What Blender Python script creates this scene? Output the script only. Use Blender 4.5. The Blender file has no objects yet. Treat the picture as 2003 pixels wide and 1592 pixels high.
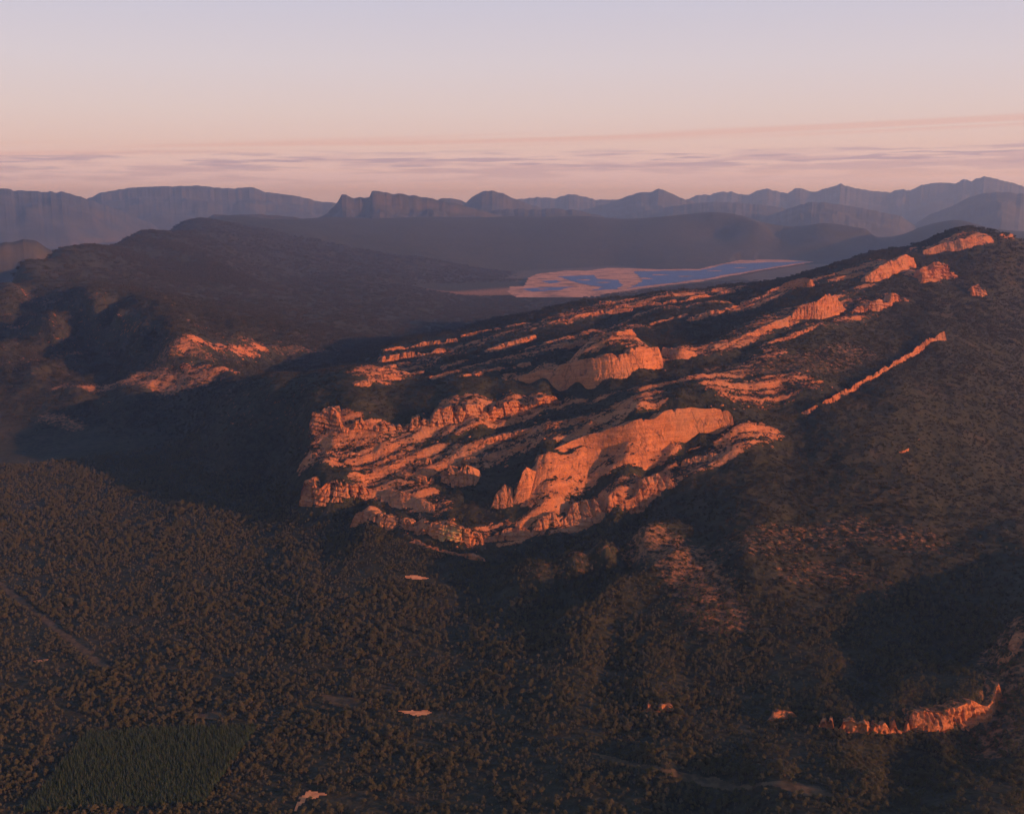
import bpy, math, random
import numpy as np
from mathutils import Vector
from mathutils.bvhtree import BVHTree

random.seed(7)
RNG = np.random.default_rng(11)
SC = bpy.context.scene
COL = SC.collection

# ------------------------------------------------------------------ camera
F_PX, CX, CY = 2148.0, 1001.5, 796.0          # focal length and centre in photo pixels (2003 x 1592)
PITCH = math.radians(10.7)
CAM = np.array([0.0, 0.0, 600.0])             # 600 m above the plain
cam_d = bpy.data.cameras.new('camera')
cam = bpy.data.objects.new('camera', cam_d)
COL.objects.link(cam)
cam.location = CAM
cam.rotation_euler = (math.pi / 2 - PITCH, 0, 0)
cam_d.sensor_width = 36.0
cam_d.lens = 36.0 * F_PX / 2003.0
cam_d.clip_start = 1.0
cam_d.clip_end = 300000.0
SC.camera = cam

# ------------------------------------------------------------------ sun, sky, exposure
SUN_AZ, SUN_EL = math.radians(116), math.radians(11)    # clockwise from the viewing direction
S_DIR = Vector((math.cos(SUN_EL) * math.sin(SUN_AZ), math.cos(SUN_EL) * math.cos(SUN_AZ), math.sin(SUN_EL)))
sun_d = bpy.data.lights.new('sun', 'SUN')
sun_d.energy = 5.0
sun_d.angle = math.radians(0.55)
sun_d.color = (1.0, 0.41, 0.18)
sun = bpy.data.objects.new('sun', sun_d)
COL.objects.link(sun)
sun.rotation_euler = S_DIR.to_track_quat('Z', 'Y').to_euler()
sun.location = (0, 0, 3000)

W = bpy.data.worlds.new('World')
SC.world = W
W.use_nodes = True
nt = W.node_tree
nt.nodes.clear()
N, L = nt.nodes, nt.links
out = N.new('ShaderNodeOutputWorld')
bg = N.new('ShaderNodeBackground')
L.new(bg.outputs[0], out.inputs[0])
tc = N.new('ShaderNodeTexCoord')
sep = N.new('ShaderNodeSeparateXYZ')
L.new(tc.outputs['Generated'], sep.inputs[0])
ramp = N.new('ShaderNodeValToRGB')
cr = ramp.color_ramp
stops = [(0.0, (.64, .47, .62)), (0.014, (.67, .47, .58)), (0.028, (.705, .485, .51)), (0.045, (.70, .495, .48)),
         (0.075, (.68, .54, .545)), (0.115, (.64, .56, .615)), (0.165, (.56, .53, .64)),
         (0.34, (.23, .31, .49)), (0.7, (.11, .175, .33)), (1.0, (.07, .125, .26))]
cr.elements[0].position, cr.elements[0].color = stops[0][0], (*stops[0][1], 1)
cr.elements[1].position, cr.elements[1].color = stops[-1][0], (*stops[-1][1], 1)
for p, c in stops[1:-1]:
    e = cr.elements.new(p)
    e.color = (*c, 1)
L.new(sep.outputs['Z'], ramp.inputs[0])
sky = N.new('ShaderNodeTexSky')
sky.sky_type = 'NISHITA'
sky.sun_disc = False
sky.sun_elevation = SUN_EL
sky.sun_rotation = SUN_AZ
sky.altitude = 800
nsc = N.new('ShaderNodeVectorMath')
nsc.operation = 'SCALE'
nsc.inputs['Scale'].default_value = 0.05
L.new(sky.outputs[0], nsc.inputs[0])
mixs = N.new('ShaderNodeMixRGB')
mixs.inputs[0].default_value = 0.88
L.new(nsc.outputs[0], mixs.inputs[1])
L.new(ramp.outputs[0], mixs.inputs[2])


def wmath(op, a, b=None, c=None):
    n = N.new('ShaderNodeMath')
    n.operation = op
    for i, v in enumerate((a, b, c)):
        if v is None:
            continue
        if isinstance(v, (int, float)):
            n.inputs[i].default_value = v
        else:
            L.new(v, n.inputs[i])
    return n.outputs[0]


az = wmath('ARCTAN2', sep.outputs['X'], sep.outputs['Y'])
el = wmath('ARCSINE', sep.outputs['Z'])


def streak(sx, sy, off, lo, hi, tilt, e0, e1, amt, detail=4.0):
    """thin drifting cloud: noise stretched along the horizon, limited to a band of elevation (radians)"""
    e_t = wmath('SUBTRACT', el, wmath('MULTIPLY', az, tilt))
    cmb = N.new('ShaderNodeCombineXYZ')
    L.new(wmath('MULTIPLY', az, sx), cmb.inputs[0])
    L.new(wmath('MULTIPLY', e_t, sy), cmb.inputs[1])
    cmb.inputs[2].default_value = off
    nz = N.new('ShaderNodeTexNoise')
    nz.inputs['Scale'].default_value = 1.0
    nz.inputs['Detail'].default_value = detail
    nz.inputs['Roughness'].default_value = 0.55
    L.new(cmb.outputs[0], nz.inputs['Vector'])
    mr = N.new('ShaderNodeMapRange')
    mr.interpolation_type = 'SMOOTHSTEP'
    mr.inputs['From Min'].default_value = lo
    mr.inputs['From Max'].default_value = hi
    L.new(nz.outputs[0], mr.inputs[0])
    mid, half = (e0 + e1) / 2, (e1 - e0) / 2
    band = wmath('SUBTRACT', 1.0, wmath('POWER', wmath('MINIMUM', wmath('ABSOLUTE', wmath('DIVIDE', wmath('SUBTRACT', e_t, mid), half)), 1.0), 2.0))
    return wmath('MULTIPLY', wmath('MULTIPLY', mr.outputs[0], band), amt)


def tint(base, fac, colour):
    m = N.new('ShaderNodeMixRGB')
    L.new(fac, m.inputs[0])
    L.new(base, m.inputs[1])
    m.inputs[2].default_value = (*colour, 1)
    return m.outputs[0]


c = mixs.outputs[0]
c = tint(c, streak(11, 150, 1.3, .45, .58, 0.012, .012, .042, .75), (.47, .32, .37))
c = tint(c, streak(15, 300, 5.1, .50, .60, 0.008, .022, .044, .9), (.40, .285, .36))
c = tint(c, streak(2.2, 260, 8.7, .34, .54, 0.028, .045, .058, .55, 2.0), (.62, .36, .32))
c = tint(c, streak(4, 120, 3.3, .50, .62, 0.0, .002, .03, .35), (.66, .42, .36))
L.new(c, bg.inputs[0])
bg.inputs[1].default_value = 0.95

SC.render.engine = 'CYCLES'
SC.view_settings.view_transform = 'Standard'
SC.view_settings.look = 'None'
SC.view_settings.exposure = 0.35
SC.view_settings.gamma = 1.0
SC.cycles.max_bounces = 4
SC.cycles.volume_bounces = 1
SC.cycles.diffuse_bounces = 2
SC.cycles.use_denoising = True


# ------------------------------------------------------------------ numpy noise
def _h(ix, iy, iz, seed):
    n = (ix.astype(np.int64) * 374761393 + iy.astype(np.int64) * 668265263 + iz.astype(np.int64) * 2147483647 + seed * 1274126177) & 0xffffffff
    n = ((n ^ (n >> 13)) * 1274126177) & 0xffffffff
    n = ((n ^ (n >> 16)) * 2246822519) & 0xffffffff
    return ((n ^ (n >> 15)) & 0xffffff) / float(0xffffff)


def vn2(x, y, seed=0):
    """gradient noise, about -1..1"""
    x = np.asarray(x, float)
    y = np.asarray(y, float)
    x, y = np.broadcast_arrays(x, y)
    ix, iy = np.floor(x), np.floor(y)
    fx, fy = x - ix, y - iy
    u, v = fx * fx * fx * (fx * (fx * 6 - 15) + 10), fy * fy * fy * (fy * (fy * 6 - 15) + 10)
    z = np.zeros_like(ix)

    def g(dx, dy):
        a = _h(ix + dx, iy + dy, z, seed) * 2 * np.pi
        return np.cos(a) * (fx - dx) + np.sin(a) * (fy - dy)
    a, b, c_, d = g(0, 0), g(1, 0), g(0, 1), g(1, 1)
    return ((a + (b - a) * u) + ((c_ + (d - c_) * u) - (a + (b - a) * u)) * v) * 1.45


def vn3(x, y, z, seed=0):
    x, y, z = np.broadcast_arrays(np.asarray(x, float), np.asarray(y, float), np.asarray(z, float))
    ix, iy, iz = np.floor(x), np.floor(y), np.floor(z)
    fx, fy, fz = x - ix, y - iy, z - iz
    u, v, w = fx * fx * (3 - 2 * fx), fy * fy * (3 - 2 * fy), fz * fz * (3 - 2 * fz)
    r = 0
    for dx in (0, 1):
        for dy in (0, 1):
            for dz in (0, 1):
                r = r + _h(ix + dx, iy + dy, iz + dz, seed) * (u if dx else 1 - u) * (v if dy else 1 - v) * (w if dz else 1 - w)
    return r * 2 - 1


def fbm(x, y, oct=4, seed=0, gain=.5, ridged=False):
    r, a, t = 0, 1.0, 0
    for i in range(oct):
        n = vn2(x, y, seed + i * 17)
        if ridged:
            n = 1 - 2 * np.abs(n)
        r = r + n * a
        t += a
        a *= gain
        x, y = x * 2.03 + 11.3, y * 2.03 - 7.7
    return r / t


def sstep(a, b, x):
    t = np.clip((x - a) / (b - a), 0, 1)
    return t * t * (3 - 2 * t)


# ------------------------------------------------------------------ photo pixels -> directions -> places
def ray(u, v):
    u, v = np.asarray(u, float), np.asarray(v, float)
    a, b = (u - CX) / F_PX, (CY - v) / F_PX
    return np.stack([a, math.cos(PITCH) + b * math.sin(PITCH), -math.sin(PITCH) + b * math.cos(PITCH)], -1)


def at_z(u, v, z):
    d = ray(u, v)
    k = (z - CAM[2]) / d[..., 2]
    return CAM + d * np.asarray(k)[..., None]


def at_dist(u, v, dist):
    d = ray(u, v)
    k = dist / np.hypot(d[..., 0], d[..., 1])
    return CAM + d * np.asarray(k)[..., None]


# control points of the landform: (pixel x, pixel y, height above the plain in metres)
CP = [
    # plain, bottom and left
    (-300, 1592, 0), (0, 1592, 0), (350, 1592, 0), (700, 1592, 0), (1000, 1592, 4), (-300, 1350, 0), (0, 1350, 0), (350, 1350, 0), (700, 1350, 0), (1000, 1350, 3),
    (-300, 1150, 0), (0, 1150, 0), (300, 1150, 0), (550, 1200, 2), (800, 1220, 4), (-300, 1000, 0), (0, 1000, 0), (200, 1040, 0), (400, 1080, 4), (600, 1110, 12),
    (1000, 1250, 8), (1200, 1300, 8), (-300, 1800, 0), (500, 1800, 0), (1000, 1800, 8), (1500, 1800, 30), (2100, 1800, 30), (-300, 900, 0), (0, 900, 4), (150, 880, 8), (300, 930, 10),
    # front hill (left cliff and its flank)
    (560, 1030, 18), (480, 1000, 14), (520, 930, 46), (560, 850, 104), (600, 806, 166), (640, 788, 182), (540, 777, 168), (455, 768, 146), (420, 800, 98), (380, 850, 45),
    (400, 780, 85), (300, 830, 35), (700, 1060, 28), (800, 1085, 24), (880, 1085, 26), (700, 980, 58), (780, 930, 86), (650, 890, 112), (720, 880, 118), (650, 850, 140), (740, 850, 142), (700, 802, 180), (760, 777, 184),
    (900, 880, 124), (850, 960, 76), (900, 1020, 52), (940, 1000, 60),
    (860, 782, 186), (960, 772, 186), (860, 842, 146), (1000, 832, 146),
    # gully behind the bench, in shade
    (600, 745, 112), (680, 730, 124), (540, 745, 98), (560, 715, 84), (640, 700, 92), (500, 745, 90), (620, 725, 100),
    # middle of the great hill
    (960, 1075, 30), (1000, 960, 88), (1000, 900, 118), (1100, 860, 150), (1100, 800, 168), (1100, 745, 192), (800, 720, 165), (720, 700, 150), (900, 700, 182), (1000, 680, 205), (1100, 680, 226),
    (1200, 760, 204), (1300, 760, 214), (1200, 650, 240), (1300, 640, 258), (1300, 690, 248), (1400, 730, 226), (1400, 650, 266), (1450, 600, 286), (1500, 700, 246),
    (1240, 900, 128), (1330, 880, 140), (1450, 840, 172), (1500, 800, 184), (1150, 940, 92), (1060, 1040, 46), (1200, 1000, 72), (1320, 950, 98), (1420, 900, 136),
    # skyline of the great hill
    (750, 682, 158), (900, 648, 190), (1050, 615, 224), (1200, 590, 254), (1330, 574, 276), (1450, 560, 300), (1580, 540, 340), (1700, 500, 400), (1800, 478, 440), (1900, 458, 474), (1960, 464, 462),
    (2060, 480, 400), (2300, 540, 220), (2600, 580, 60),
    # right-hand flank, falling away to the open plain on the right
    (1600, 800, 186), (1600, 720, 228), (1600, 650, 276), (1650, 600, 306), (1750, 560, 342), (1850, 520, 384), (1950, 500, 390), (1800, 650, 258), (1900, 600, 284), (2003, 560, 318), (2003, 650, 212),
    (1750, 760, 204), (1900, 750, 180), (2050, 760, 118), (1650, 900, 134), (1800, 880, 132), (1950, 880, 100), (1560, 880, 136), (1500, 950, 118), (1650, 1000, 96), (1800, 1000, 92), (1990, 1030, 72),
    (1900, 1070, 66), (2150, 900, 60), (2300, 1000, 40), (2300, 760, 40), (2500, 900, 10), (2150, 1100, 50), (2500, 700, 20), (2500, 1100, 10), (2600, 620, 20),
    # spurs running down to the plain at the centre right
    (1010, 1124, 32), (1060, 1117, 42), (1120, 1100, 56), (1320, 1036, 82), (1060, 1068, 28), (1150, 1038, 40), (1250, 1012, 58), (1100, 1080, 30), (1150, 1062, 42), (1220, 1036, 54), (1010, 1092, 18),
    (1290, 1113, 60), (1235, 1148, 46), (1180, 1180, 36), (1130, 1207, 28), (1080, 1232, 12), (1235, 1112, 42), (1170, 1150, 28), (1110, 1180, 16), (1050, 1205, 10), (1250, 1200, 34), (1200, 1225, 26),
    (1640, 752, 202), (1720, 706, 220), (1790, 668, 240),
    (1250, 1062, 76), (1180, 1085, 68), (1080, 1120, 38), (980, 1150, 16), (1350, 1020, 80), (1060, 1075, 32), (1180, 1035, 50), (1290, 1010, 74), (1000, 1100, 20),
    (1350, 1130, 60), (1450, 1080, 86), (1380, 1220, 36), (1500, 1180, 50), (1430, 1130, 62), (1600, 1100, 68), (1650, 1180, 46), (1750, 1120, 60),
    (1500, 1280, 20), (1350, 1300, 12), (1700, 1280, 22), (1850, 1180, 42),
    # dark valley bottom right, its right rim, and the rise in front of it
    (1900, 1200, 40), (1850, 1290, 14), (1700, 1380, 8), (1500, 1400, 8), (1300, 1400, 6), (1940, 1300, 30), (1975, 1270, 58), (2010, 1225, 80), (2100, 1180, 92), (2250, 1250, 70), (2100, 1350, 36), (2300, 1450, 16),
    (1960, 1420, 16), (1850, 1450, 10), (1650, 1450, 14), (1400, 1440, 10), (1900, 1540, 36), (1700, 1530, 38), (1500, 1520, 34), (1300, 1490, 22), (1150, 1470, 10), (1100, 1540, 8), (1300, 1570, 10), (1450, 1592, 16), (1700, 1592, 34), (2003, 1592, 44),
    # left hills: ridges running down to the left, steep on their left sides
    (245, 588, 262), (185, 608, 242), (100, 638, 205), (10, 668, 165), (-100, 705, 105), (10, 712, 85), (100, 700, 112), (170, 672, 140), (215, 640, 190),
    (40, 736, 94), (100, 722, 108), (160, 702, 116), (200, 682, 138), (50, 574, 268), (105, 569, 276), (165, 592, 262), (30, 632, 185), (100, 615, 214), (150, 606, 234),
    (230, 622, 230), (285, 642, 224), (330, 668, 200), (380, 690, 172), (90, 745, 88), (140, 740, 86), (190, 722, 98), (240, 692, 128), (290, 692, 148),
    (68, 732, 108), (150, 770, 82), (250, 770, 88), (350, 745, 110), (430, 725, 126), (100, 800, 52), (200, 810, 42), (300, 800, 54), (50, 850, 14), (150, 850, 12), (-150, 800, 20), (-150, 740, 40),
    (330, 628, 234), (400, 640, 202), (420, 662, 182), (480, 672, 158), (520, 690, 126), (560, 690, 114), (650, 690, 92), (460, 702, 134), (500, 730, 86),
    # dip slope behind the left hills and the valley in front of the lake
    (400, 600, 215), (550, 620, 150), (700, 640, 90), (850, 640, 45), (300, 570, 240), (450, 575, 170), (600, 590, 100), (800, 610, 45), (950, 615, 18), (1100, 600, 0), (700, 560, 85), (850, 570, 30), (420, 520, 262), (360, 540, 232), (500, 540, 165), (560, 545, 130),
    # plateau
    (12, 554, 305), (36, 526, 326), (110, 500, 342), (180, 490, 350), (260, 466, 362), (350, 444, 378), (415, 430, 390), (100, 540, 300), (-60, 610, 200), (-140, 650, 120), (200, 530, 290), (300, 500, 310), (400, 480, 315), (500, 470, 300), 
    (700, 520, 110), (700, 480, 205), (700, 450, 300), (900, 520, 45), (900, 480, 155), (900, 450, 275), (1000, 480, 141), (1000, 450, 265), (1000, 510, 34), (1200, 500, 50), (1200, 480, 136), (1200, 450, 262), (1400, 480, 124), (1400, 455, 232), (1500, 480, 118), (1500, 460, 205), (1700, 480, 108), (1700, 462, 190), (1900, 480, 104), (1900, 460, 196), (550, 510, 190),
    # lake level
    (900, 585, 0), (1000, 570, 0), (1100, 560, 0), (1200, 545, 0), (1300, 535, 0), (1400, 525, 0), (1500, 515, 0), (1600, 512, 0), (1250, 570, 0), (1400, 545, 0),
]
# points given as (pixel x, distance, height)
DP = [(u, d, z) for u, d, z in [
    (640, 13000, 396), (850, 13500, 392), (1000, 14000, 386), (1150, 13600, 392), (1300, 13200, 372), (1400, 13000, 358), (1450, 12900, 342), (1500, 12800, 328), (1600, 12900, 312), (1700, 13000, 298), (1800, 13000, 290), (1900, 13000, 284), (2060, 13000, 290), (2400, 13000, 290),
    (530, 11600, 392), (470, 10300, 382),
    (640, 16500, 40), (1000, 17500, 30), (1300, 17000, 20), (1600, 17000, 0), (1900, 17000, 0), (2400, 17000, 0), (300, 11500, 40), (420, 14000, 40), (150, 8000, 20), (0, 4750, 170), (-90, 4500, 90), (60, 5900, 170), (170, 7000, 190), (290, 9200, 200), (0, 5600, 40), (-100, 5200, 30), (90, 6900, 60), (0, 6800, 0), (-200, 6000, 0), (-100, 9000, 0), (150, 11000, 0),
    (-200, 14000, 0), (0, 22000, 0), (500, 22000, 0), (1000, 24000, 0), (1500, 24000, 0), (2003, 24000, 0), (2400, 24000, 0), (-300, 24000, 0), (0, 60000, 0), (1000, 60000, 0), (2003, 60000, 0), (-400, 60000, 0), (2400, 60000, 0), (1000, 38000, 0), (0, 38000, 0), (2003, 38000, 0),
    # behind the skyline of the great hill
    (750, 4300, 70), (900, 4600, 50), (1050, 4900, 40), (1200, 5000, 40), (1330, 5100, 50), (1450, 5100, 60), (1580, 5000, 100), (1700, 5200, 120), (1900, 5400, 140), (2100, 5600, 150), (2400, 5600, 150),
    (1300, 6200, 0), (1600, 6500, 5), (1900, 7000, 20), (2200, 7000, 20), (2003, 9000, 20), (2400, 10000, 20), (1700, 9000, 10),
]]


def cp_world():
    a = np.array(CP, float)
    p1 = at_z(a[:, 0], a[:, 1], a[:, 2])
    b = np.array(DP, float)
    d = ray(b[:, 0], np.full(len(b), 400.0))
    k = b[:, 1] / np.hypot(d[:, 0], d[:, 1])
    p2 = np.stack([d[:, 0] * k, d[:, 1] * k, b[:, 2]], 1)
    return np.concatenate([p1, p2])


A0, A1, NA = math.radians(-44), math.radians(44), 241
B0, B1, NB = math.log(520), math.log(62000), 301
AK = 3.0


def tps_grid(P, lam):
    """thin-plate surface over (azimuth, log distance), sampled on the coarse polar grid"""
    q = np.stack([np.arctan2(P[:, 0], P[:, 1]) * AK, np.log(np.hypot(P[:, 0], P[:, 1]))], 1)
    n = len(q)
    r2 = ((q[:, None] - q[None]) ** 2).sum(-1)
    K = np.where(r2 > 0, r2 * np.log(r2 + 1e-30), 0)
    K[np.arange(n), np.arange(n)] += lam
    Pm = np.concatenate([np.ones((n, 1)), q], 1)
    M = np.block([[K, Pm], [Pm.T, np.zeros((3, 3))]])
    sol = np.linalg.solve(M, np.concatenate([P[:, 2], np.zeros(3)]))
    aa = np.linspace(A0, A1, NA) * AK
    bb = np.linspace(B0, B1, NB)
    G = np.zeros((NB, NA))
    for i in range(0, NB, 20):
        X, Y = np.meshgrid(aa, bb[i:i + 20])
        r2 = (X[..., None] - q[:, 0]) ** 2 + (Y[..., None] - q[:, 1]) ** 2
        G[i:i + 20] = (r2 * np.log(r2 + 1e-30)) @ sol[:n] + sol[n] + X * sol[n + 1] + Y * sol[n + 2]
    return G


GRID = tps_grid(cp_world(), 2e-4)


def cubic(G, fi, fj):
    """Catmull-Rom lookup"""
    i = np.clip(np.floor(fi).astype(int), 1, G.shape[0] - 3)
    j = np.clip(np.floor(fj).astype(int), 1, G.shape[1] - 3)
    ti, tj = np.clip(fi - i, -1, 2), np.clip(fj - j, -1, 2)

    def w(t):
        return (-.5 * t + t * t - .5 * t ** 3, 1 - 2.5 * t * t + 1.5 * t ** 3, .5 * t + 2 * t * t - 1.5 * t ** 3, -.5 * t * t + .5 * t ** 3)
    wi, wj = w(ti), w(tj)
    r = 0
    for a in range(4):
        for b in range(4):
            r = r + G[i + a - 1, j + b - 1] * wi[a] * wj[b]
    return r


def h_smooth(x, y):
    a, b = np.arctan2(x, y), np.log(np.maximum(np.hypot(x, y), 1))
    fj = np.clip((a - A0) / (A1 - A0), 0, 1) * (NA - 1)
    fi = np.clip((b - B0) / (B1 - B0), 0, 1) * (NB - 1)
    return cubic(GRID, fi, fj)


def poly_dist(x, y, pts):
    """distance to a polyline and the place along it, in the plane"""
    best = np.full(np.shape(x), 1e18)
    for (x0, y0), (x1, y1) in zip(pts[:-1], pts[1:]):
        dx, dy = x1 - x0, y1 - y0
        t = np.clip(((x - x0) * dx + (y - y0) * dy) / (dx * dx + dy * dy + 1e-9), 0, 1)
        best = np.minimum(best, (x - x0 - t * dx) ** 2 + (y - y0 - t * dy) ** 2)
    return np.sqrt(best)


def in_poly(x, y, pts):
    r = np.zeros(np.shape(x), bool)
    n = len(pts)
    for i in range(n):
        x0, y0 = pts[i]
        x1, y1 = pts[(i + 1) % n]
        c_ = ((y0 > y) != (y1 > y)) & (x < (x1 - x0) * (y - y0) / (y1 - y0 + 1e-12) + x0)
        r ^= c_
    return r


LAKE_PX = [(993, 570), (998, 560), (1026, 560), (1034, 544), (1050, 536), (1110, 529), (1145, 530), (1190, 524), (1250, 525), (1285, 527), (1370, 526),
           (1397, 519), (1425, 513), (1441, 509), (1509, 507), (1569, 510), (1593, 512), (1577, 515), (1529, 522), (1481, 530), (1449, 536), (1409, 543), (1369, 551),
           (1321, 556), (1250, 565), (1210, 570), (1170, 580), (1110, 585), (1010, 583)]
LAKE_W = at_z(*np.array(LAKE_PX, float).T, 0.0)[:, :2]
LAKE_C = [LAKE_W[0], at_z(1120., 557., 0.)[:2], at_z(1300., 540., 0.)[:2], at_z(1430., 525., 0.)[:2], at_z(1590., 512., 0.)[:2]]
STRIKE = None


def only(mask, fn, x, y):
    """evaluate a costly field only where it counts"""
    out_ = np.zeros(np.shape(x))
    if mask.any():
        out_[mask] = fn(x[mask], y[mask])
    return out_


def h_full(x, y):
    x, y = np.atleast_1d(np.asarray(x, float)), np.atleast_1d(np.asarray(y, float))
    z = h_smooth(x, y)
    r = np.hypot(x, y)
    hill = sstep(15, 90, z) * sstep(900, 1500, r)
    far = sstep(4200, 8000, r)
    n1 = fbm(x / 260, y / 260, 4, 3)
    near = r < 8000
    z = z + hill * (1 - far) * (n1 * 12 + only(near, lambda a, c: fbm(a / 70, c / 70, 4, 23, ridged=True) * 6.0 + fbm(a / 130, c / 130, 3, 33) * 5.0, x, y)) + (1 - hill) * (n1 * 2.0)
    left = (x < -500) & (r < 4300) & (hill > 0)
    z = z + hill * sstep(-500, -750, x) * sstep(4300, 3900, r) * only(left, lambda a, c: fbm(a / 150, c / 150, 4, 211, ridged=True) * 13 + fbm(a / 45, c / 45, 3, 215, ridged=True) * 6, x, y)
    z = z + far * hill * only(r > 4200, lambda a, c: fbm(a / 1000, c / 1000, 5, 41, ridged=True) * 36 + fbm(a / 620, c / 620, 4, 61) * 20, x, y) * (1 - .82 * sstep(9000, 12500, r))
    # beds of sandstone: benches with short risers, running along the strike of the great hill
    hilly = (r < 4700) & (r > 1300)
    z = z + only(hilly, lambda a, c: rock_zone(a, c) * beds(a, c), x, y)
    z = z + only((r < 7000) & (r > 1300), crests, x, y)
    lake = (r > 6900) & (r < 12500)
    lk = only(lake, lambda a, c: sstep(900, 250, poly_dist(a, c, LAKE_C)), x, y) * sstep(7000, 7400, r)
    z = z * (1 - lk) + lk * np.minimum(z, -3.0)
    return np.where(only(lake, lambda a, c: in_poly(a, c, LAKE_W).astype(float), x, y) > .5, -3.0, z)


def bed_phase(x, y, per, k):
    s = -x * 0.52 + y * 0.854
    t = x * 0.854 + y * 0.52
    w = 34 * vn2(t / 520, s / 260, 77) + 7 * vn2(t / 90, s / 60, 78)
    ph = (s + w) / per + k
    n = np.floor(ph)
    gate = .30 + .70 * sstep(-.3, .15, vn2(t / (per * 9) + n * 3.7, n * 1.3, 79 + k))
    return ph - n, gate


# crests that break sharply: traced lines, extra height and half width in metres
CREST_PX = [([(245, 588), (185, 608), (100, 638), (10, 668), (-80, 700)], 20, 95), ([(20, 582), (50, 574), (105, 569), (165, 592)], 18, 90), ([(230, 622), (285, 642), (330, 668), (380, 690)], 16, 80), ([(30, 745), (68, 732), (110, 722)], 9, 60),
            ([(985, 1128), (1010, 1124), (1060, 1117), (1120, 1100), (1180, 1082), (1250, 1062), (1320, 1036)], 18, 56), ([(1320, 1098), (1290, 1113), (1235, 1148), (1180, 1180), (1130, 1207), (1080, 1232)], 15, 52), ([(12, 554), (36, 526), (110, 500), (180, 490), (260, 466)], 16, 130),
            ([(1460, 1075), (1440, 1110), (1425, 1160)], 7, 45), ([(1840, 1108), (1930, 1064), (2000, 1034)], 6, 40)]
CRESTS = []


def crests(x, y):
    r = 0
    for pts, amp, w in CRESTS:
        d = poly_dist(x, y, pts)
        r = r + amp * np.clip(1 - d / w, 0, 1) ** 1.25 * (.85 + .5 * vn2(x / 60, y / 60, 221))
    return r


def beds(x, y):
    """benches of sandstone: a short riser towards the open side, a tread falling gently behind it"""
    r = 0
    for per, amp, k in ((64.0, 7.6, 0), (27.0, 3.6, 5)):
        f, gate = bed_phase(x, y, per, k)
        r = r + amp * gate * (sstep(0, .24, f) - f)
    return r + 1.3 * fbm(x / 16, y / 16, 3, 95, ridged=True)


def rock_zone(x, y):
    """where the great hill is bare bedded rock"""
    m = np.zeros(np.shape(x))
    for pts, w0, w1 in ROCK_STROKES:
        m = np.maximum(m, sstep(w1, w0, poly_dist(x, y, pts)))
    return m


def ray_hit(u, v, hf):
    """first place where the direction through a pixel meets the land"""
    d = ray(u, v)
    d = d / np.hypot(d[:, 0], d[:, 1])[:, None]
    ks = np.exp(np.linspace(math.log(700), math.log(30000), 700))
    lo = np.full(len(d), ks[0])
    found = np.zeros(len(d), bool)
    hi = np.full(len(d), ks[-1])
    for k0, k1 in zip(ks[:-1], ks[1:]):
        todo = ~found
        if not todo.any():
            break
        p = d[todo] * k1
        below = CAM[2] + p[:, 2] < hf(p[:, 0], p[:, 1])
        idx = np.where(todo)[0][below]
        lo[idx], hi[idx] = k0, k1
        found[idx] = True
    for _ in range(18):
        m = (lo + hi) / 2
        p = d * m[:, None]
        b = CAM[2] + p[:, 2] < hf(p[:, 0], p[:, 1])
        hi = np.where(b, m, hi)
        lo = np.where(b, lo, m)
    return CAM + d * hi[:, None]


def px_stroke(px):
    a = np.array(px, float)
    return [tuple(p[:2]) for p in ray_hit(a[:, 0], a[:, 1], h_smooth)]


# bare bedded rock on the great hill: strokes traced along the beds, half widths in metres (full, none)
ROCK_PX = [
    ([(640, 840), (760, 850), (900, 830), (1100, 790)], 20, 70),
    ([(640, 890), (760, 905), (900, 900), (1050, 860), (1250, 815)], 40, 85),
    ([(720, 960), (800, 970), (850, 1000)], 25, 60),
    ([(720, 1015), (850, 1040), (930, 1062)], 10, 40),
    ([(960, 1055), (1100, 1020), (1250, 960), (1400, 900), (1500, 850)], 20, 55),
    ([(1050, 970), (1150, 930), (1290, 880)], 30, 60),
    ([(720, 745), (850, 705), (950, 670), (1100, 630), (1240, 600), (1430, 570)], 35, 90),
    ([(930, 720), (1080, 685), (1240, 650)], 30, 75),
    ([(1010, 745), (1150, 730), (1300, 700), (1370, 695)], 30, 60),
    ([(1400, 690), (1500, 645), (1620, 600), (1750, 585)], 30, 70),
    ([(1240, 770), (1400, 755), (1520, 690)], 12, 60),
    ([(1420, 780), (1560, 750)], 30, 100),
    ([(1440, 610), (1570, 560)], 22, 60),
    ([(1620, 550), (1730, 520), (1800, 540)], 40, 110),
    ([(1800, 490), (1920, 470)], 25, 60),
    ([(880, 800), (1050, 790), (1200, 775)], 10, 45), ([(1050, 840), (1200, 815), (1300, 795)], -5, 42), ([(1250, 720), (1400, 700)], -10, 50), ([(1450, 660), (1600, 640), (1700, 620)], -10, 60), ([(1380, 830), (1500, 800)], -30, 60),
    ([(1100, 670), (1250, 625), (1420, 600)], 10, 50), ([(850, 735), (1000, 705)], 5, 40), ([(1500, 620), (1620, 590), (1700, 560)], -5, 50),
    ([(360, 690), (450, 690), (510, 690)], -8, 80),
    ([(370, 735), (440, 745)], -5, 70),
    ([(230, 628), (290, 655)], -30, 50), ([(60, 745), (85, 735)], -40, 50), ([(80, 815), (150, 838)], -35, 55), ([(140, 765), (230, 790)], -40, 60), ([(230, 760), (340, 775)], -45, 60), ([(540, 690), (640, 695)], -30, 50), ([(40, 570), (55, 590)], -30, 60),
]
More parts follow.
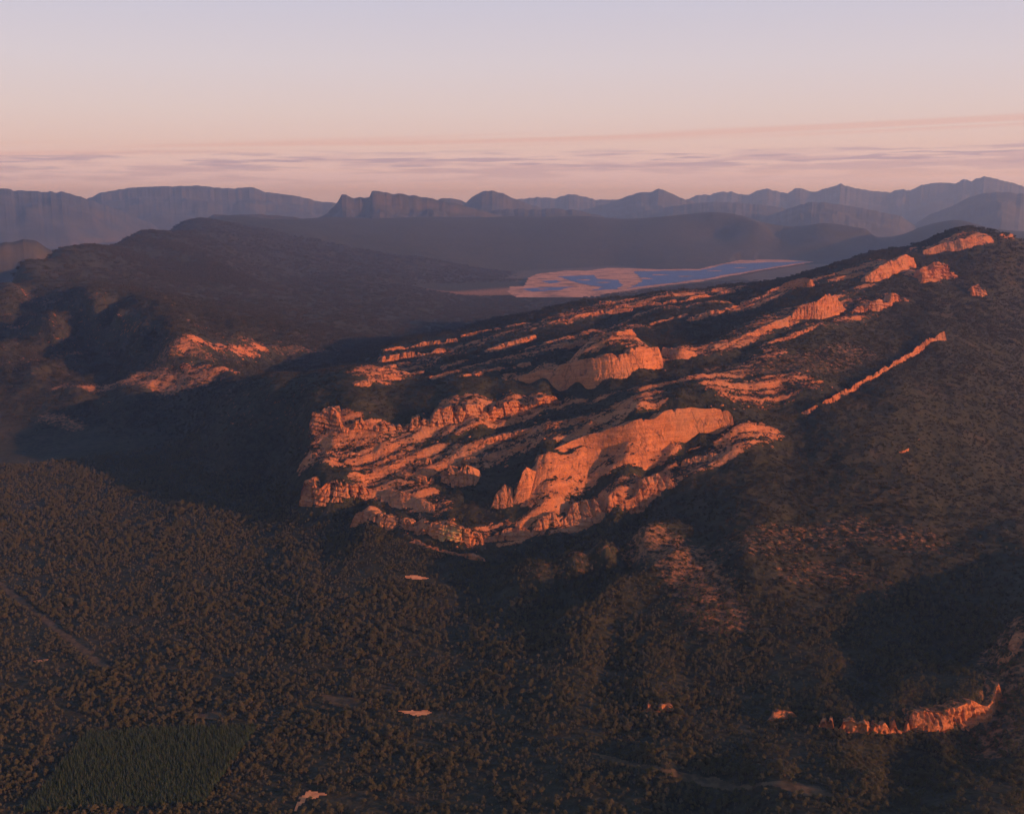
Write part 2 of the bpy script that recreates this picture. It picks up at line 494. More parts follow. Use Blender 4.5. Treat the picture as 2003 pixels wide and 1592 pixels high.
SOIL_SUN_PX = [([(1270, 1060), (1330, 1090), (1370, 1150), (1400, 1200)], 30, 95, .52), ([(1460, 1060), (1580, 1050), (1700, 1035), (1800, 1060)], 30, 110, .44), ([(1560, 1130), (1650, 1120), (1720, 1160)], 20, 90, .42),  # thin orange soil, stronger on the left hills to make slopes look sunlit
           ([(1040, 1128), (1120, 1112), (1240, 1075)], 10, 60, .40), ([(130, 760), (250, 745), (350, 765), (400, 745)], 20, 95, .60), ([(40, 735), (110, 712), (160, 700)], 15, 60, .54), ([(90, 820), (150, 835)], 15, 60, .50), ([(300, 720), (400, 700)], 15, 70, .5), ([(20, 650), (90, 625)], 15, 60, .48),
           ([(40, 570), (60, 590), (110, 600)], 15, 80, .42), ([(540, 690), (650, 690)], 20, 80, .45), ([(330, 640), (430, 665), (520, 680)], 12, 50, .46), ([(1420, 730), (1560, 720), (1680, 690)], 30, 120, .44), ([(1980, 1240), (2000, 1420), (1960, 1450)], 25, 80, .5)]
ROCK_STROKES = []
ROCK_STROKES = [(px_stroke(p), a, b) for p, a, b in ROCK_PX]
CRESTS = [(px_stroke(p), a, b) for p, a, b in CREST_PX]

# ------------------------------------------------------------------ sandstone cliffs, slabs and ledges
# name, label, category, top edge px, foot px, slope of the face (deg), length of the back (m), roughness (m), drop of the back
LEDGES = [
    ('rock_wall', 'broad smooth orange sandstone wall, the largest bare cliff at the centre of the hill', 'cliff',
     [(1072, 884), (1130, 857), (1200, 836), (1262, 816), (1300, 803), (1345, 796), (1380, 800), (1412, 797), (1428, 806), (1438, 824)],
     [(1074, 892), (1150, 887), (1220, 889), (1286, 891), (1312, 876), (1345, 866), (1370, 857), (1378, 846), (1410, 842), (1438, 838)], 74, 46, 1.1, .25, (.30, -.95)),
    ('rock_slab', 'tilted triangular sandstone slab directly under the large smooth orange wall', 'rock slab',
     [(1046, 896), (1062, 888), (1100, 891), (1200, 895), (1300, 906), (1335, 903)],
     [(1026, 1004), (1060, 988), (1120, 965), (1200, 936), (1290, 912), (1338, 905)], 42, 20, 1.5, .2, (.28, -.96)),
    ('rock_slab', 'pale orange rounded slab face above the largest wall, split by dark vertical cracks', 'rock slab',
     [(996, 742), (1050, 726), (1130, 706), (1190, 692), (1240, 681), (1284, 672), (1296, 676)],
     [(996, 747), (1050, 752), (1112, 761), (1180, 758), (1215, 748), (1262, 722), (1298, 716)], 58, 52, 1.8, .2, (.28, -.96)),
    ('rock_slab', 'short orange rock tongue at the right end of the cracked rounded slab', 'rock slab',
     [(1292, 678), (1330, 680), (1358, 688), (1374, 698)], [(1292, 698), (1325, 708), (1350, 708), (1374, 704)], 45, 40, 2.4, .25),
    ('rock_cliff', 'broken orange cliff at the front end of the hill beside the deep shadow', 'cliff',
     [(604, 804), (620, 796), (650, 799), (672, 810), (700, 815), (740, 824), (785, 828), (802, 824)],
     [(606, 838), (628, 846), (660, 848), (700, 850), (745, 848), (790, 846), (806, 842)], 56, 46, 6.5, .06),
    ('rock_cliff', 'blocky jointed cliff band between the front cliff and the scrubby bench', 'cliff',
     [(800, 820), (825, 812), (860, 800), (905, 791), (950, 789), (1000, 786), (1050, 778), (1095, 775)],
     [(800, 846), (830, 845), (865, 836), (905, 828), (960, 824), (1010, 818), (1055, 803), (1100, 790)], 70, 46, 4.5, .08),
    ('rock_ledge', 'low thin-bedded ledge just below the front cliff', 'rock ledge',
     [(605, 882), (660, 884), (720, 888), (790, 892), (850, 900)], [(605, 897), (660, 899), (720, 904), (790, 912), (850, 918)], 52, 30, 2.5, .1),
    ('rock_ledge', 'lower of the two thin-bedded ledges on the left of the hill front', 'rock ledge',
     [(640, 908), (700, 911), (750, 916), (800, 925), (850, 936)], [(640, 916), (700, 924), (750, 932), (800, 943), (850, 950)], 60, 24, 2.2, .1),
    ('rock_ledge', 'long gently rising rock band left of the largest wall', 'rock ledge',
     [(880, 872), (950, 858), (1020, 842), (1090, 826), (1160, 812)], [(880, 890), (950, 876), (1020, 857), (1090, 840), (1160, 822)], 55, 30, 2.8, .12),
    ('rock_ledge', 'second rock band left of the largest wall, just beneath the long rising one', 'rock ledge',
     [(900, 898), (960, 888), (1000, 876), (1040, 868), (1070, 862)], [(900, 909), (960, 905), (1000, 892), (1040, 880), (1070, 870)], 58, 24, 2.6, .12),
    ('rock_slab', 'small triangular slab low on the hill front above the yellow-stained cliff', 'rock slab',
     [(742, 966), (765, 958), (800, 964), (850, 992)], [(744, 988), (770, 1000), (812, 1008), (856, 1012)], 44, 22, 1.6, .2),
    ('rock_buttress', 'dark buttress with hollows at the shaded foot of the front hill', 'buttress',
     [(590, 940), (615, 936), (650, 944), (690, 948), (725, 952)], [(585, 985), (615, 992), (650, 990), (690, 984), (728, 975)], 66, 26, 7.0, .15),
    ('rock_cliff', 'lowest cliff band of the hill front, stained bright yellow near its right end', 'cliff',
     [(690, 1004), (725, 1000), (770, 1010), (820, 1020), (870, 1026), (910, 1034), (945, 1048)], [(684, 1028), (725, 1030), (770, 1036), (820, 1048), (868, 1060), (915, 1070), (948, 1068)], 66, 22, 3.4, .15),
    ('rock_ledge', 'thin shelf of pale rock scattered below the yellow-stained cliff', 'rock ledge',
     [(800, 1052), (850, 1066), (900, 1078), (950, 1088)], [(800, 1060), (850, 1075), (900, 1090), (950, 1098)], 50, 14, 2.2, .2),
    ('rock_cliff', 'rubbly sunlit cliff band above the long dark shadow at the hill foot', 'cliff',
     [(962, 1046), (1010, 1028), (1060, 1010), (1110, 990), (1170, 968), (1230, 945), (1290, 926), (1330, 917)], [(960, 1068), (1010, 1062), (1060, 1054), (1110, 1043), (1170, 1028), (1230, 1010), (1285, 988), (1330, 958)], 48, 18, 4.0, .35),
    ('rock_fin', 'sharp dark rock fin at the left end of the triangular slab', 'rock fin',
     [(1012, 925), (1030, 912), (1044, 897)], [(1000, 990), (1018, 990), (1036, 985)], 62, 30, 3.0, .5, (-.75, -.66)),
    ('rock_fin', 'middle dark rock fin left of the triangular slab', 'rock fin',
     [(962, 958), (985, 945), (1004, 938)], [(960, 996), (982, 998), (1006, 992)], 60, 26, 3.0, .5, (-.75, -.66)),
    ('rock_fin', 'outermost dark rock tower left of the triangular slab', 'rock fin',
     [(862, 914), (880, 906), (905, 908), (930, 916)], [(862, 945), (882, 952), (905, 956), (932, 956)], 66, 24, 4.0, .5, (-.75, -.66)),
    ('rock_ledge', 'ragged rock band below and right of the largest wall', 'rock ledge',
     [(1330, 903), (1370, 890), (1420, 872), (1470, 856), (1505, 846)], [(1330, 924), (1370, 914), (1420, 900), (1470, 876), (1505, 856)], 50, 26, 3.0, .3),
    ('rock_ledge', 'thin bright rib between the largest wall and the ragged band below it', 'rock ledge',
     [(1300, 896), (1350, 878), (1400, 864), (1450, 852)], [(1300, 902), (1350, 886), (1400, 872), (1450, 859)], 60, 12, 1.8, .3),
    ('rock_ridge', 'narrow knife-edge ridge lit orange with a dark shadow behind it', 'rock ridge',
     [(1566, 808), (1600, 790), (1650, 764), (1700, 736), (1740, 712), (1780, 690), (1806, 668), (1828, 656), (1850, 648)], [(1566, 816), (1600, 804), (1650, 780), (1700, 751), (1740, 727), (1780, 703), (1806, 684), (1830, 672), (1852, 664)], 66, 14, 2.6, 1.1),
    ('rock_ledge', 'sunlit rock tip at the far left end of the back ridge', 'rock ledge',
     [(692, 752), (720, 742), (750, 733), (795, 727)], [(692, 760), (720, 757), (750, 750), (795, 741)], 52, 26, 2.6, .1),
    ('rock_ledge', 'rock ledge just above the sunlit left tip of the back ridge', 'rock ledge',
     [(738, 722), (775, 712), (815, 705), (862, 700)], [(738, 734), (775, 727), (815, 717), (862, 710)], 55, 26, 2.6, .1),
    ('rock_ledge', 'broad rock band third up from the left tip of the back ridge', 'rock ledge',
     [(746, 698), (790, 690), (840, 684), (890, 680)], [(746, 712), (790, 704), (840, 698), (890, 691)], 55, 26, 2.8, .1),
    ('rock_ledge', 'upper rock band on the skyline at the left end of the back ridge', 'rock ledge',
     [(750, 684), (800, 674), (850, 666), (895, 662)], [(750, 694), (800, 684), (850, 676), (895, 671)], 55, 26, 2.6, .1),
    ('rock_ledge', 'slanting rock band in the middle of the back ridge left half', 'rock ledge',
     [(866, 716), (905, 705), (940, 694)], [(866, 724), (905, 714), (940, 702)], 55, 20, 2.0, .1),
    ('rock_ledge', 'long rock band above the cracked rounded slab on its left', 'rock ledge',
     [(888, 738), (930, 728), (980, 718), (1040, 708)], [(888, 745), (930, 738), (980, 728), (1040, 717)], 52, 24, 2.4, .1),
    ('rock_ledge', 'lit slab band in the left centre of the back ridge', 'rock ledge',
     [(948, 686), (985, 672), (1020, 662), (1050, 654)], [(948, 694), (985, 686), (1020, 674), (1050, 662)], 50, 28, 2.2, .1),
    ('rock_ledge', 'rock rib on the skyline in the left centre of the back ridge', 'rock ledge',
     [(900, 656), (950, 645), (1010, 634), (1070, 622)], [(900, 664), (950, 655), (1010, 646), (1070, 633)], 52, 26, 2.4, .1),
    ('rock_ledge', 'rock band under the skyline rib in the centre of the back ridge', 'rock ledge',
     [(1060, 634), (1120, 618), (1180, 606), (1240, 602)], [(1060, 644), (1120, 630), (1180, 618), (1240, 613)], 52, 26, 2.4, .1),
    ('rock_ledge', 'curved rock band ending above the top of the cracked rounded slab', 'rock ledge',
     [(1040, 692), (1100, 676), (1160, 660), (1210, 648), (1244, 642)], [(1040, 699), (1100, 686), (1160, 672), (1210, 662), (1244, 660)], 56, 26, 2.6, .12),
    ('rock_ledge', 'thin rock band above the curved one in the centre of the back ridge', 'rock ledge',
     [(1010, 688), (1070, 668), (1130, 654), (1190, 644)], [(1010, 693), (1070, 675), (1130, 662), (1190, 651)], 52, 20, 2.0, .12),
    ('rock_ledge', 'rock rib on the skyline below the middle of the lake', 'rock ledge',
     [(1200, 598), (1260, 590), (1320, 586), (1380, 576), (1440, 566)], [(1200, 607), (1260, 601), (1320, 597), (1380, 584), (1440, 573)], 54, 24, 2.6, .12),
    ('rock_ledge', 'short rock band under the skyline rib, left of the rounded boulder', 'rock ledge',
     [(1270, 632), (1310, 622), (1350, 612)], [(1270, 640), (1310, 632), (1350, 622)], 52, 22, 2.2, .12),
    ('rock_ledge', 'long rock stripe leading down left from the rounded boulder', 'rock ledge',
     [(1350, 620), (1400, 606), (1450, 592), (1500, 576)], [(1350, 634), (1400, 618), (1450, 603), (1500, 588)], 54, 24, 2.6, .15),
    ('rounded_boulder', 'large rounded boulder with a shaded left side on the hill skyline', 'boulder',
     [(1498, 572), (1530, 556), (1555, 546), (1575, 542), (1590, 548), (1594, 558)], [(1498, 580), (1530, 572), (1555, 566), (1575, 567), (1590, 566), (1595, 562)], 72, 26, 2.4, .3),
    ('rock_peak', 'pyramid-shaped orange rock peak right of the rounded boulder', 'rock peak',
     [(1546, 610), (1580, 594), (1602, 588), (1620, 572), (1634, 574), (1644, 590), (1654, 602)], [(1546, 632), (1580, 630), (1604, 632), (1622, 628), (1640, 618), (1656, 607)], 60, 26, 2.6, .9),
    ('rock_slab', 'long smooth slope of rock running down left from the pyramid peak', 'rock slab',
     [(1396, 688), (1440, 662), (1490, 640), (1548, 614)], [(1400, 698), (1446, 680), (1496, 660), (1552, 636)], 42, 24, 2.0, .2),
    ('rock_ledge', 'narrow rock rib parallel below the slope of the pyramid peak', 'rock ledge',
     [(1480, 680), (1540, 655), (1600, 636), (1650, 618)], [(1480, 686), (1540, 664), (1600, 646), (1650, 625)], 54, 20, 2.2, .15),
    ('rock_cliff', 'row of upright crags right of the pyramid peak', 'cliff',
     [(1660, 606), (1700, 594), (1728, 580), (1745, 566), (1756, 564)], [(1660, 614), (1700, 616), (1728, 610), (1748, 600), (1758, 590)], 64, 26, 5.0, .4),
    ('rock_slab', 'steep orange rock face on the shoulder below the summit', 'rock slab',
     [(1690, 544), (1722, 520), (1750, 506), (1774, 497), (1790, 506)], [(1694, 556), (1726, 550), (1752, 541), (1776, 534), (1792, 524)], 56, 30, 3.0, .3),
    ('rock_ledge', 'slanting rock ledge left of the shoulder face below the summit', 'rock ledge',
     [(1600, 552), (1640, 542), (1690, 530)], [(1600, 559), (1640, 551), (1690, 538)], 52, 22, 2.4, .2),
    ('rock_crag', 'grey broken crags right of the shoulder face', 'crag',
     [(1796, 530), (1825, 512), (1850, 516), (1872, 534)], [(1800, 556), (1826, 552), (1852, 552), (1876, 546)], 60, 30, 6.0, .5),
    ('rock_crag', 'lower grey crag isolated on the right flank under the summit', 'crag',
     [(1896, 562), (1915, 556), (1930, 570)], [(1900, 582), (1918, 584), (1932, 580)], 62, 24, 4.0, .5),
    ('rock_slab', 'summit slab of bare rock on the skyline at the upper right', 'rock slab',
     [(1802, 490), (1840, 478), (1876, 466), (1900, 460), (1922, 463)], [(1806, 498), (1840, 495), (1876, 491), (1902, 487), (1924, 480)], 52, 36, 2.6, .2),
    ('rock_ledge', 'small rock knob on the skyline right of the summit slab', 'rock ledge',
     [(1955, 458), (1970, 456), (1984, 459)], [(1955, 468), (1970, 470), (1984, 470)], 60, 16, 2.0, .4),
    # spurs and the plain
    ('rock_ledge', 'small rock crest on the spur in front of the long dark shadow', 'rock ledge',
     [(1190, 1078), (1220, 1064), (1256, 1056)], [(1190, 1083), (1220, 1074), (1258, 1066)], 52, 12, 2.0, .5),
    ('rock_ledge', 'short lit rock step on the scrubby right flank below the knife-edge ridge', 'rock ledge',
     [(1594, 950), (1612, 944), (1630, 941)], [(1594, 954), (1612, 951), (1630, 949)], 60, 10, 1.6, .4),
    ('rock_ledge', 'thin curved rock line on the far right of the scrubby flank', 'rock ledge',
     [(1742, 888), (1770, 880), (1790, 868), (1802, 855)], [(1742, 892), (1770, 886), (1790, 876), (1803, 862)], 60, 10, 1.6, .6),
    ('rock_ledge', 'faint straight rock line near the right edge above the dark valley', 'rock ledge',
     [(1840, 1108), (1880, 1086), (1930, 1062), (1996, 1034)], [(1840, 1112), (1880, 1090), (1930, 1067), (1996, 1040)], 58, 8, 1.6, .5),
    ('rock_cliff', 'curved columned orange cliff in the lower right corner', 'cliff',
     [(1780, 1394), (1820, 1392), (1860, 1388), (1890, 1376), (1925, 1366), (1945, 1350), (1955, 1326)], [(1780, 1430), (1820, 1431), (1860, 1431), (1890, 1428), (1925, 1416), (1948, 1396), (1962, 1356)], 78, 22, 4.2, .1, (.40, -.92)),
    ('rock_cliff', 'low dark cliff with two lit ribs left of the columned orange cliff', 'cliff',
     [(1600, 1408), (1650, 1410), (1700, 1408), (1750, 1402), (1782, 1398)], [(1600, 1424), (1650, 1432), (1700, 1436), (1750, 1434), (1782, 1430)], 80, 18, 4.5, .1),
    ('rock_ledge', 'small orange outcrop among trees midway along the low dark cliff line', 'rock ledge',
     [(1500, 1398), (1525, 1390), (1560, 1392)], [(1500, 1410), (1525, 1408), (1560, 1401)], 60, 12, 2.5, .2),
    ('rock_ledge', 'leftmost lit bits of the low cliff line among trees', 'rock ledge',
     [(1250, 1376), (1290, 1378), (1330, 1376)], [(1250, 1392), (1290, 1394), (1330, 1388)], 70, 12, 3.0, .2),
    ('rock_crag', 'rough lit rim of rock at the right edge above the columned cliff', 'crag',
     [(1950, 1290), (1968, 1272), (1988, 1262), (2010, 1220)], [(1950, 1300), (1970, 1298), (1992, 1284), (2014, 1244)], 42, 20, 5.0, .3),
    # left hills
    ('rock_crag', 'broken crags on the ridge end of the left hills', 'crag',
     [(236, 606), (262, 618), (285, 640), (300, 650)], [(232, 632), (258, 650), (284, 664), (302, 668)], 58, 26, 6.0, .3, (-.7, -.71)),
    ('rock_ledge', 'orange rock ledges at the right end of the left hills', 'rock ledge',
     [(428, 672), (460, 664), (500, 668), (522, 676)], [(430, 682), (462, 676), (500, 680), (522, 682)], 50, 30, 3.0, .1),
    ('rock_ledge', 'second row of orange ledges at the right end of the left hills', 'rock ledge',
     [(432, 694), (462, 684), (496, 686), (510, 690)], [(434, 704), (462, 700), (496, 696), (510, 696)], 50, 26, 3.0, .1),
    ('rock_crag', 'lit outcrop on the left hills just above the deep shadow', 'crag',
     [(370, 722), (400, 720), (430, 726), (448, 738)], [(372, 744), (402, 750), (430, 752), (450, 750)], 46, 26, 4.5, .2),
    ('rock_ledge', 'small bright rock step in the gap between left hills and great hill', 'rock ledge',
     [(548, 708), (575, 705), (602, 710)], [(548, 716), (575, 717), (602, 716)], 60, 16, 2.0, .3),
]


def resample(px, n):
    a = np.array(px, float)
    d = np.r_[0, np.cumsum(np.hypot(*np.diff(a, axis=0).T))]
    t = np.linspace(0, d[-1], n)
    return np.stack([np.interp(t, d, a[:, 0]), np.interp(t, d, a[:, 1])], 1), t / d[-1]


def ledge_frame(L_, hf):
    """foot and top of a face in the world, with its outward direction"""
    top_px, foot_px, slope = L_[3], L_[4], L_[5]
    fp, t = resample(foot_px, 40)
    tp, _ = resample(top_px, 40)
    B = ray_hit(fp[:, 0], fp[:, 1], hf)
    # a face does not jump in depth: smooth the distance along the foot
    dist = np.hypot(B[:, 0], B[:, 1])
    med = np.median(dist)
    ker = np.ones(9) / 9
    lin = np.polyval(np.polyfit(t, dist, 2), t)
    dist = np.convolve(np.pad(np.where(np.abs(dist - lin) < .12 * med, dist, lin), 4, 'edge'), ker, 'valid')
    B = at_dist(fp[:, 0], fp[:, 1], dist)
    tang = np.gradient(B[:, :2], axis=0)
    for _ in range(3):
        tang = np.stack([np.convolve(np.pad(tang[:, k], 4, 'edge'), ker, 'valid') for k in (0, 1)], 1)
    nrm = np.stack([tang[:, 1], -tang[:, 0]], 1)
    nrm /= np.linalg.norm(nrm, axis=1)[:, None] + 1e-9
    view = -B[:, :2] / np.linalg.norm(B[:, :2], axis=1)[:, None]
    sgn = np.where((nrm * view).sum(1).mean() < 0, -1, 1)
    nrm = nrm * sgn
    if len(L_) > 9:
        nrm = np.tile(np.array(L_[9], float) / np.hypot(*L_[9]), (len(B), 1))
    # keep the face turned well towards the viewer so that the inclined plane meets the sight line
    nrm = nrm + view * (.35 if len(L_) < 10 else 0)
    nrm /= np.linalg.norm(nrm, axis=1)[:, None]
    ct = 1 / math.tan(math.radians(slope))
    d = ray(tp[:, 0], tp[:, 1])
    num = ((CAM[:2] - B[:, :2]) * nrm).sum(1) + (CAM[2] - B[:, 2]) * ct
    den = (d[:, :2] * nrm).sum(1) + d[:, 2] * ct
    k = -num / den
    T = CAM + d * k[:, None]
    # a face is never much taller than its outline at its own distance
    tall = np.abs(tp[:, 1] - fp[:, 1]) / F_PX * np.linalg.norm(B - CAM, axis=1) * 1.6 + 2
    hgt = np.clip(T[:, 2] - B[:, 2], 1.0, tall)
    bad = (T[:, 2] - B[:, 2] > tall) | (T[:, 2] - B[:, 2] < 1) | (k < 0)
    T[bad, 2] = B[bad, 2] + hgt[bad]
    T[bad, :2] = B[bad, :2] - nrm[bad] * (hgt[bad] * ct)[:, None]
    return B, T, nrm, hgt, t


# the land is settled against the faces: low ground at their feet, benches behind their tops
extra = []
for L_ in LEDGES:
    B, T, nrm, hgt, t = ledge_frame(L_, h_smooth)
    for i in (4, 12, 20, 28, 35):
        extra.append((*B[i, :2], B[i, 2]))
        if L_[8] < .3:
            p = T[i, :2] - nrm[i] * (L_[6] * .55)
            extra.append((p[0], p[1], T[i, 2] - L_[8] * L_[6] * .55 - 4))
P_ALL = np.concatenate([cp_world(), np.array(extra)])
GRID = tps_grid(P_ALL, 3e-4)
FRAMES = [ledge_frame(L_, h_smooth) for L_ in LEDGES]


# ------------------------------------------------------------------ materials
def mat(name):
    m = bpy.data.materials.new(name)
    m.use_nodes = True
    m.node_tree.nodes.clear()
    return m


class NB_:
    """small helper for node trees"""
    def __init__(s, m):
        s.t = m.node_tree
        s.n, s.l = s.t.nodes, s.t.links

    def add(s, typ, **kw):
        n = s.n.new(typ)
        for k, v in kw.items():
            setattr(n, k, v)
        return n

    def put(s, sock, v):
        if isinstance(v, (int, float)):
            sock.default_value = v
        elif isinstance(v, tuple):
            sock.default_value = (*v, 1) if len(v) == 3 and len(sock.default_value) == 4 else v
        else:
            s.l.new(v, sock)

    def noise(s, vec, scale, detail=4, rough=.55, dist=0.0):
        n = s.add('ShaderNodeTexNoise')
        s.put(n.inputs['Vector'], vec)
        n.inputs['Scale'].default_value = scale
        n.inputs['Detail'].default_value = detail
        n.inputs['Roughness'].default_value = rough
        n.inputs['Distortion'].default_value = dist
        return n.outputs[0]

    def rng(s, v, a, b, c_=0.0, d=1.0):
        n = s.add('ShaderNodeMapRange', interpolation_type='SMOOTHSTEP')
        s.put(n.inputs[0], v)
        for i, q in zip((1, 2, 3, 4), (a, b, c_, d)):
            s.put(n.inputs[i], q)
        return n.outputs[0]

    def math(s, op, a, b=0.0):
        n = s.add('ShaderNodeMath', operation=op)
        s.put(n.inputs[0], a)
        s.put(n.inputs[1], b)
        return n.outputs[0]

    def mix(s, f, a, b, mode='MIX'):
        n = s.add('ShaderNodeMixRGB', blend_type=mode)
        s.put(n.inputs[0], f)
        s.put(n.inputs[1], a)
        s.put(n.inputs[2], b)
        return n.outputs[0]

    def mapping(s, vec, scale=(1, 1, 1), rot=(0, 0, 0)):
        n = s.add('ShaderNodeMapping')
        s.put(n.inputs[0], vec)
        n.inputs['Scale'].default_value = scale
        n.inputs['Rotation'].default_value = rot
        return n.outputs[0]

    def finish(s, col, rough=.9, height=None, hdist=1.0, hstr=1.0, spec=.2):
        b = s.add('ShaderNodeBsdfPrincipled')
        s.put(b.inputs['Base Color'], col)
        s.put(b.inputs['Roughness'], rough)
        b.inputs['Specular IOR Level'].default_value = spec
        if height is not None:
            bp = s.add('ShaderNodeBump')
            bp.inputs['Distance'].default_value = hdist
            bp.inputs['Strength'].default_value = hstr
            s.put(bp.inputs['Height'], height)
            s.l.new(bp.outputs[0], b.inputs['Normal'])
        o = s.add('ShaderNodeOutputMaterial')
        s.l.new(b.outputs[0], o.inputs[0])


def rock_colour(b, P):
    """sandstone: warm grey-orange with bedding, dark lichen and water streaks"""
    bed = b.mapping(b.mapping(P, (1, 1, 1), (.16, .10, 0)), (.012, .012, .26))
    n1 = b.noise(bed, 1.0, 5, .6)
    n2 = b.noise(P, .03, 5, .6)
    n3 = b.noise(P, .35, 4, .65)
    col = b.mix(b.rng(n1, .35, .68), (.38, .142, .058), (.52, .212, .092))
    col = b.mix(b.math('MULTIPLY', b.rng(n2, .50, .68), .6), col, (.26, .105, .050))
    col = b.mix(b.math('MULTIPLY', b.rng(n3, .54, .66), .65), col, (.10, .075, .055))
    stre = b.noise(b.mapping(P, (.22, .22, .012)), 1.0, 4, .6)
    col = b.mix(b.math('MULTIPLY', b.rng(stre, .56, .70), .45), col, (.11, .08, .065))
    # joints: thin dark cracks, tall and irregular
    vo = b.add('ShaderNodeTexVoronoi', feature='DISTANCE_TO_EDGE')
    wob = b.add('ShaderNodeVectorMath', operation='ADD')
    nv = b.add('ShaderNodeTexNoise')
    b.put(nv.inputs['Vector'], P)
    nv.inputs['Scale'].default_value = .12
    nm = b.add('ShaderNodeVectorMath', operation='SCALE')
    b.put(nm.inputs[0], nv.outputs['Color'])
    nm.inputs['Scale'].default_value = 9.0
    b.put(wob.inputs[0], P)
    b.put(wob.inputs[1], nm.outputs[0])
    b.put(vo.inputs['Vector'], b.mapping(wob.outputs[0], (.075, .075, .022)))
    vo.inputs['Scale'].default_value = 1.0
    cr_ = b.math('MULTIPLY', b.rng(vo.outputs['Distance'], .075, .02), b.rng(n2, .46, .60))
    col = b.mix(b.math('MULTIPLY', cr_, .5), col, (.08, .045, .03))
    n4 = b.noise(P, .010, 4, .6)
    col = b.mix(b.math('MULTIPLY', b.rng(n4, .46, .62), .38), col, (.33, .20, .12))
    h = b.math('ADD', b.math('ADD', b.math('MULTIPLY', n3, 1.8), b.math('MULTIPLY', n1, 2.0)), b.math('MULTIPLY', cr_, -2.0))
    return col, h


def make_rock(name, stain=None):
    m = mat(name)
    b = NB_(m)
    geo = b.add('ShaderNodeNewGeometry')
    P = geo.outputs['Position']
    col, h = rock_colour(b, P)
    # scrub roots and soil on the flat tops and in the joints
    at = b.add('ShaderNodeAttribute', attribute_name='soil')
    nz = b.noise(P, .09, 4, .6)
    f = b.rng(b.math('ADD', at.outputs['Fac'], b.math('MULTIPLY', b.math('SUBTRACT', nz, .5), 1.3)), .42, .62)
    sc = b.mix(b.rng(b.noise(P, .25, 3, .6), .4, .6), (.040, .036, .022), (.075, .060, .034))
    if stain:
        v = b.add('ShaderNodeVectorMath', operation='DISTANCE')
        b.put(v.inputs[0], P)
        v.inputs[1].default_value = stain
        sf = b.math('MULTIPLY', b.rng(v.outputs['Value'], 34.0, 6.0), b.rng(b.noise(P, .12, 4, .6), .42, .56))
        col = b.mix(sf, col, (.78, .46, .16))
    col = b.mix(f, col, sc)
    b.finish(col, .92, h, 1.0, .8, .15)
    return m


M_ROCK = make_rock('sandstone')


def make_land():
    m = mat('scrub_covered_land')
    b = NB_(m)
    geo = b.add('ShaderNodeNewGeometry')
    P = geo.outputs['Position']
    flat = b.mapping(P, (1, 1, .35))
    at = b.add('ShaderNodeAttribute', attribute_name='rock')
    sand = b.add('ShaderNodeAttribute', attribute_name='sand')
    n_big = b.noise(flat, .0016, 5, .6)
    n_mid = b.noise(flat, .012, 5, .6)
    n_can = b.noise(flat, .085, 3, .6)
    n_far = b.noise(flat, .022, 4, .65)
    veg = b.mix(b.rng(n_can, .40, .62), (.015, .018, .012), (.038, .041, .024))
    veg = b.mix(b.math('MULTIPLY', b.rng(n_far, .42, .64), .6), veg, (.050, .051, .033))
    veg = b.mix(b.math('MULTIPLY', b.rng(n_big, .42, .62), .5), veg, (.040, .045, .030))
    veg = b.mix(b.math('MULTIPLY', b.rng(n_mid, .52, .68), .4), veg, (.066, .050, .032))
    rock, rh = rock_colour(b, P)
    # bare rock shows in streaks along the beds
    strk = b.mapping(P, (1, 1, 1), (0, 0, math.radians(-31.3)))
    strk = b.mapping(strk, (.006, .075, .05))
    ns = b.math('ADD', b.math('MULTIPLY', b.noise(strk, 1.0, 6, .62, .3), .55), b.math('MULTIPLY', b.noise(b.mapping(strk, (1.6, 3.4, 3.0)), 1.0, 4, .6, .2), .45))
    n_p = b.noise(P, .11, 5, .7)
    v = b.math('ADD', b.math('MULTIPLY', ns, .60), b.math('MULTIPLY', n_p, .66))
    sp = b.add('ShaderNodeSeparateXYZ')
    b.put(sp.inputs[0], geo.outputs['True Normal'])
    steep = b.math('MULTIPLY', b.rng(sp.outputs[2], .97, .80), b.math('MULTIPLY', at.outputs['Fac'], .16))
    thr = b.math('SUBTRACT', b.math('SUBTRACT', 1.0, b.math('MULTIPLY', at.outputs['Fac'], .42)), steep)
    f = b.rng(b.math('SUBTRACT', v, thr), -.03, .05)
    col = b.mix(f, veg, rock)
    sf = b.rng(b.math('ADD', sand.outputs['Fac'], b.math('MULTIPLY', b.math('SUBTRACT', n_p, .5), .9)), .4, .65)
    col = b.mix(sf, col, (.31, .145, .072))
    h = b.math('ADD', b.math('MULTIPLY', n_can, 3.0), b.math('ADD', b.math('MULTIPLY', n_far, 7.0), b.math('MULTIPLY', f, 2.0)))
    b.finish(col, .95, h, 1.0, 1.0, .1)
    return m


M_LAND = make_land()


def make_range(name, a, b_, cliff):
    m = mat(name)
    b = NB_(m)
    geo = b.add('ShaderNodeNewGeometry')
    P = geo.outputs['Position']
    n1 = b.noise(P, .0022, 6, .6)
    n2 = b.noise(b.mapping(P, (.004, .004, .014)), 1.0, 5, .6)
    col = b.mix(b.rng(n1, .4, .62), a, b_)
    sp = b.add('ShaderNodeSeparateXYZ')
    b.put(sp.inputs[0], geo.outputs['Normal'])
    steep = b.math('MULTIPLY', b.rng(sp.outputs[2], .88, .66), b.rng(n2, .42, .6))
    col = b.mix(steep, col, cliff)
    b.finish(col, .95, n1, 40.0, .35, .1)
    return m


M_RANGE = make_range('distant_slope', (.038, .044, .040), (.060, .062, .052), (.078, .066, .055))


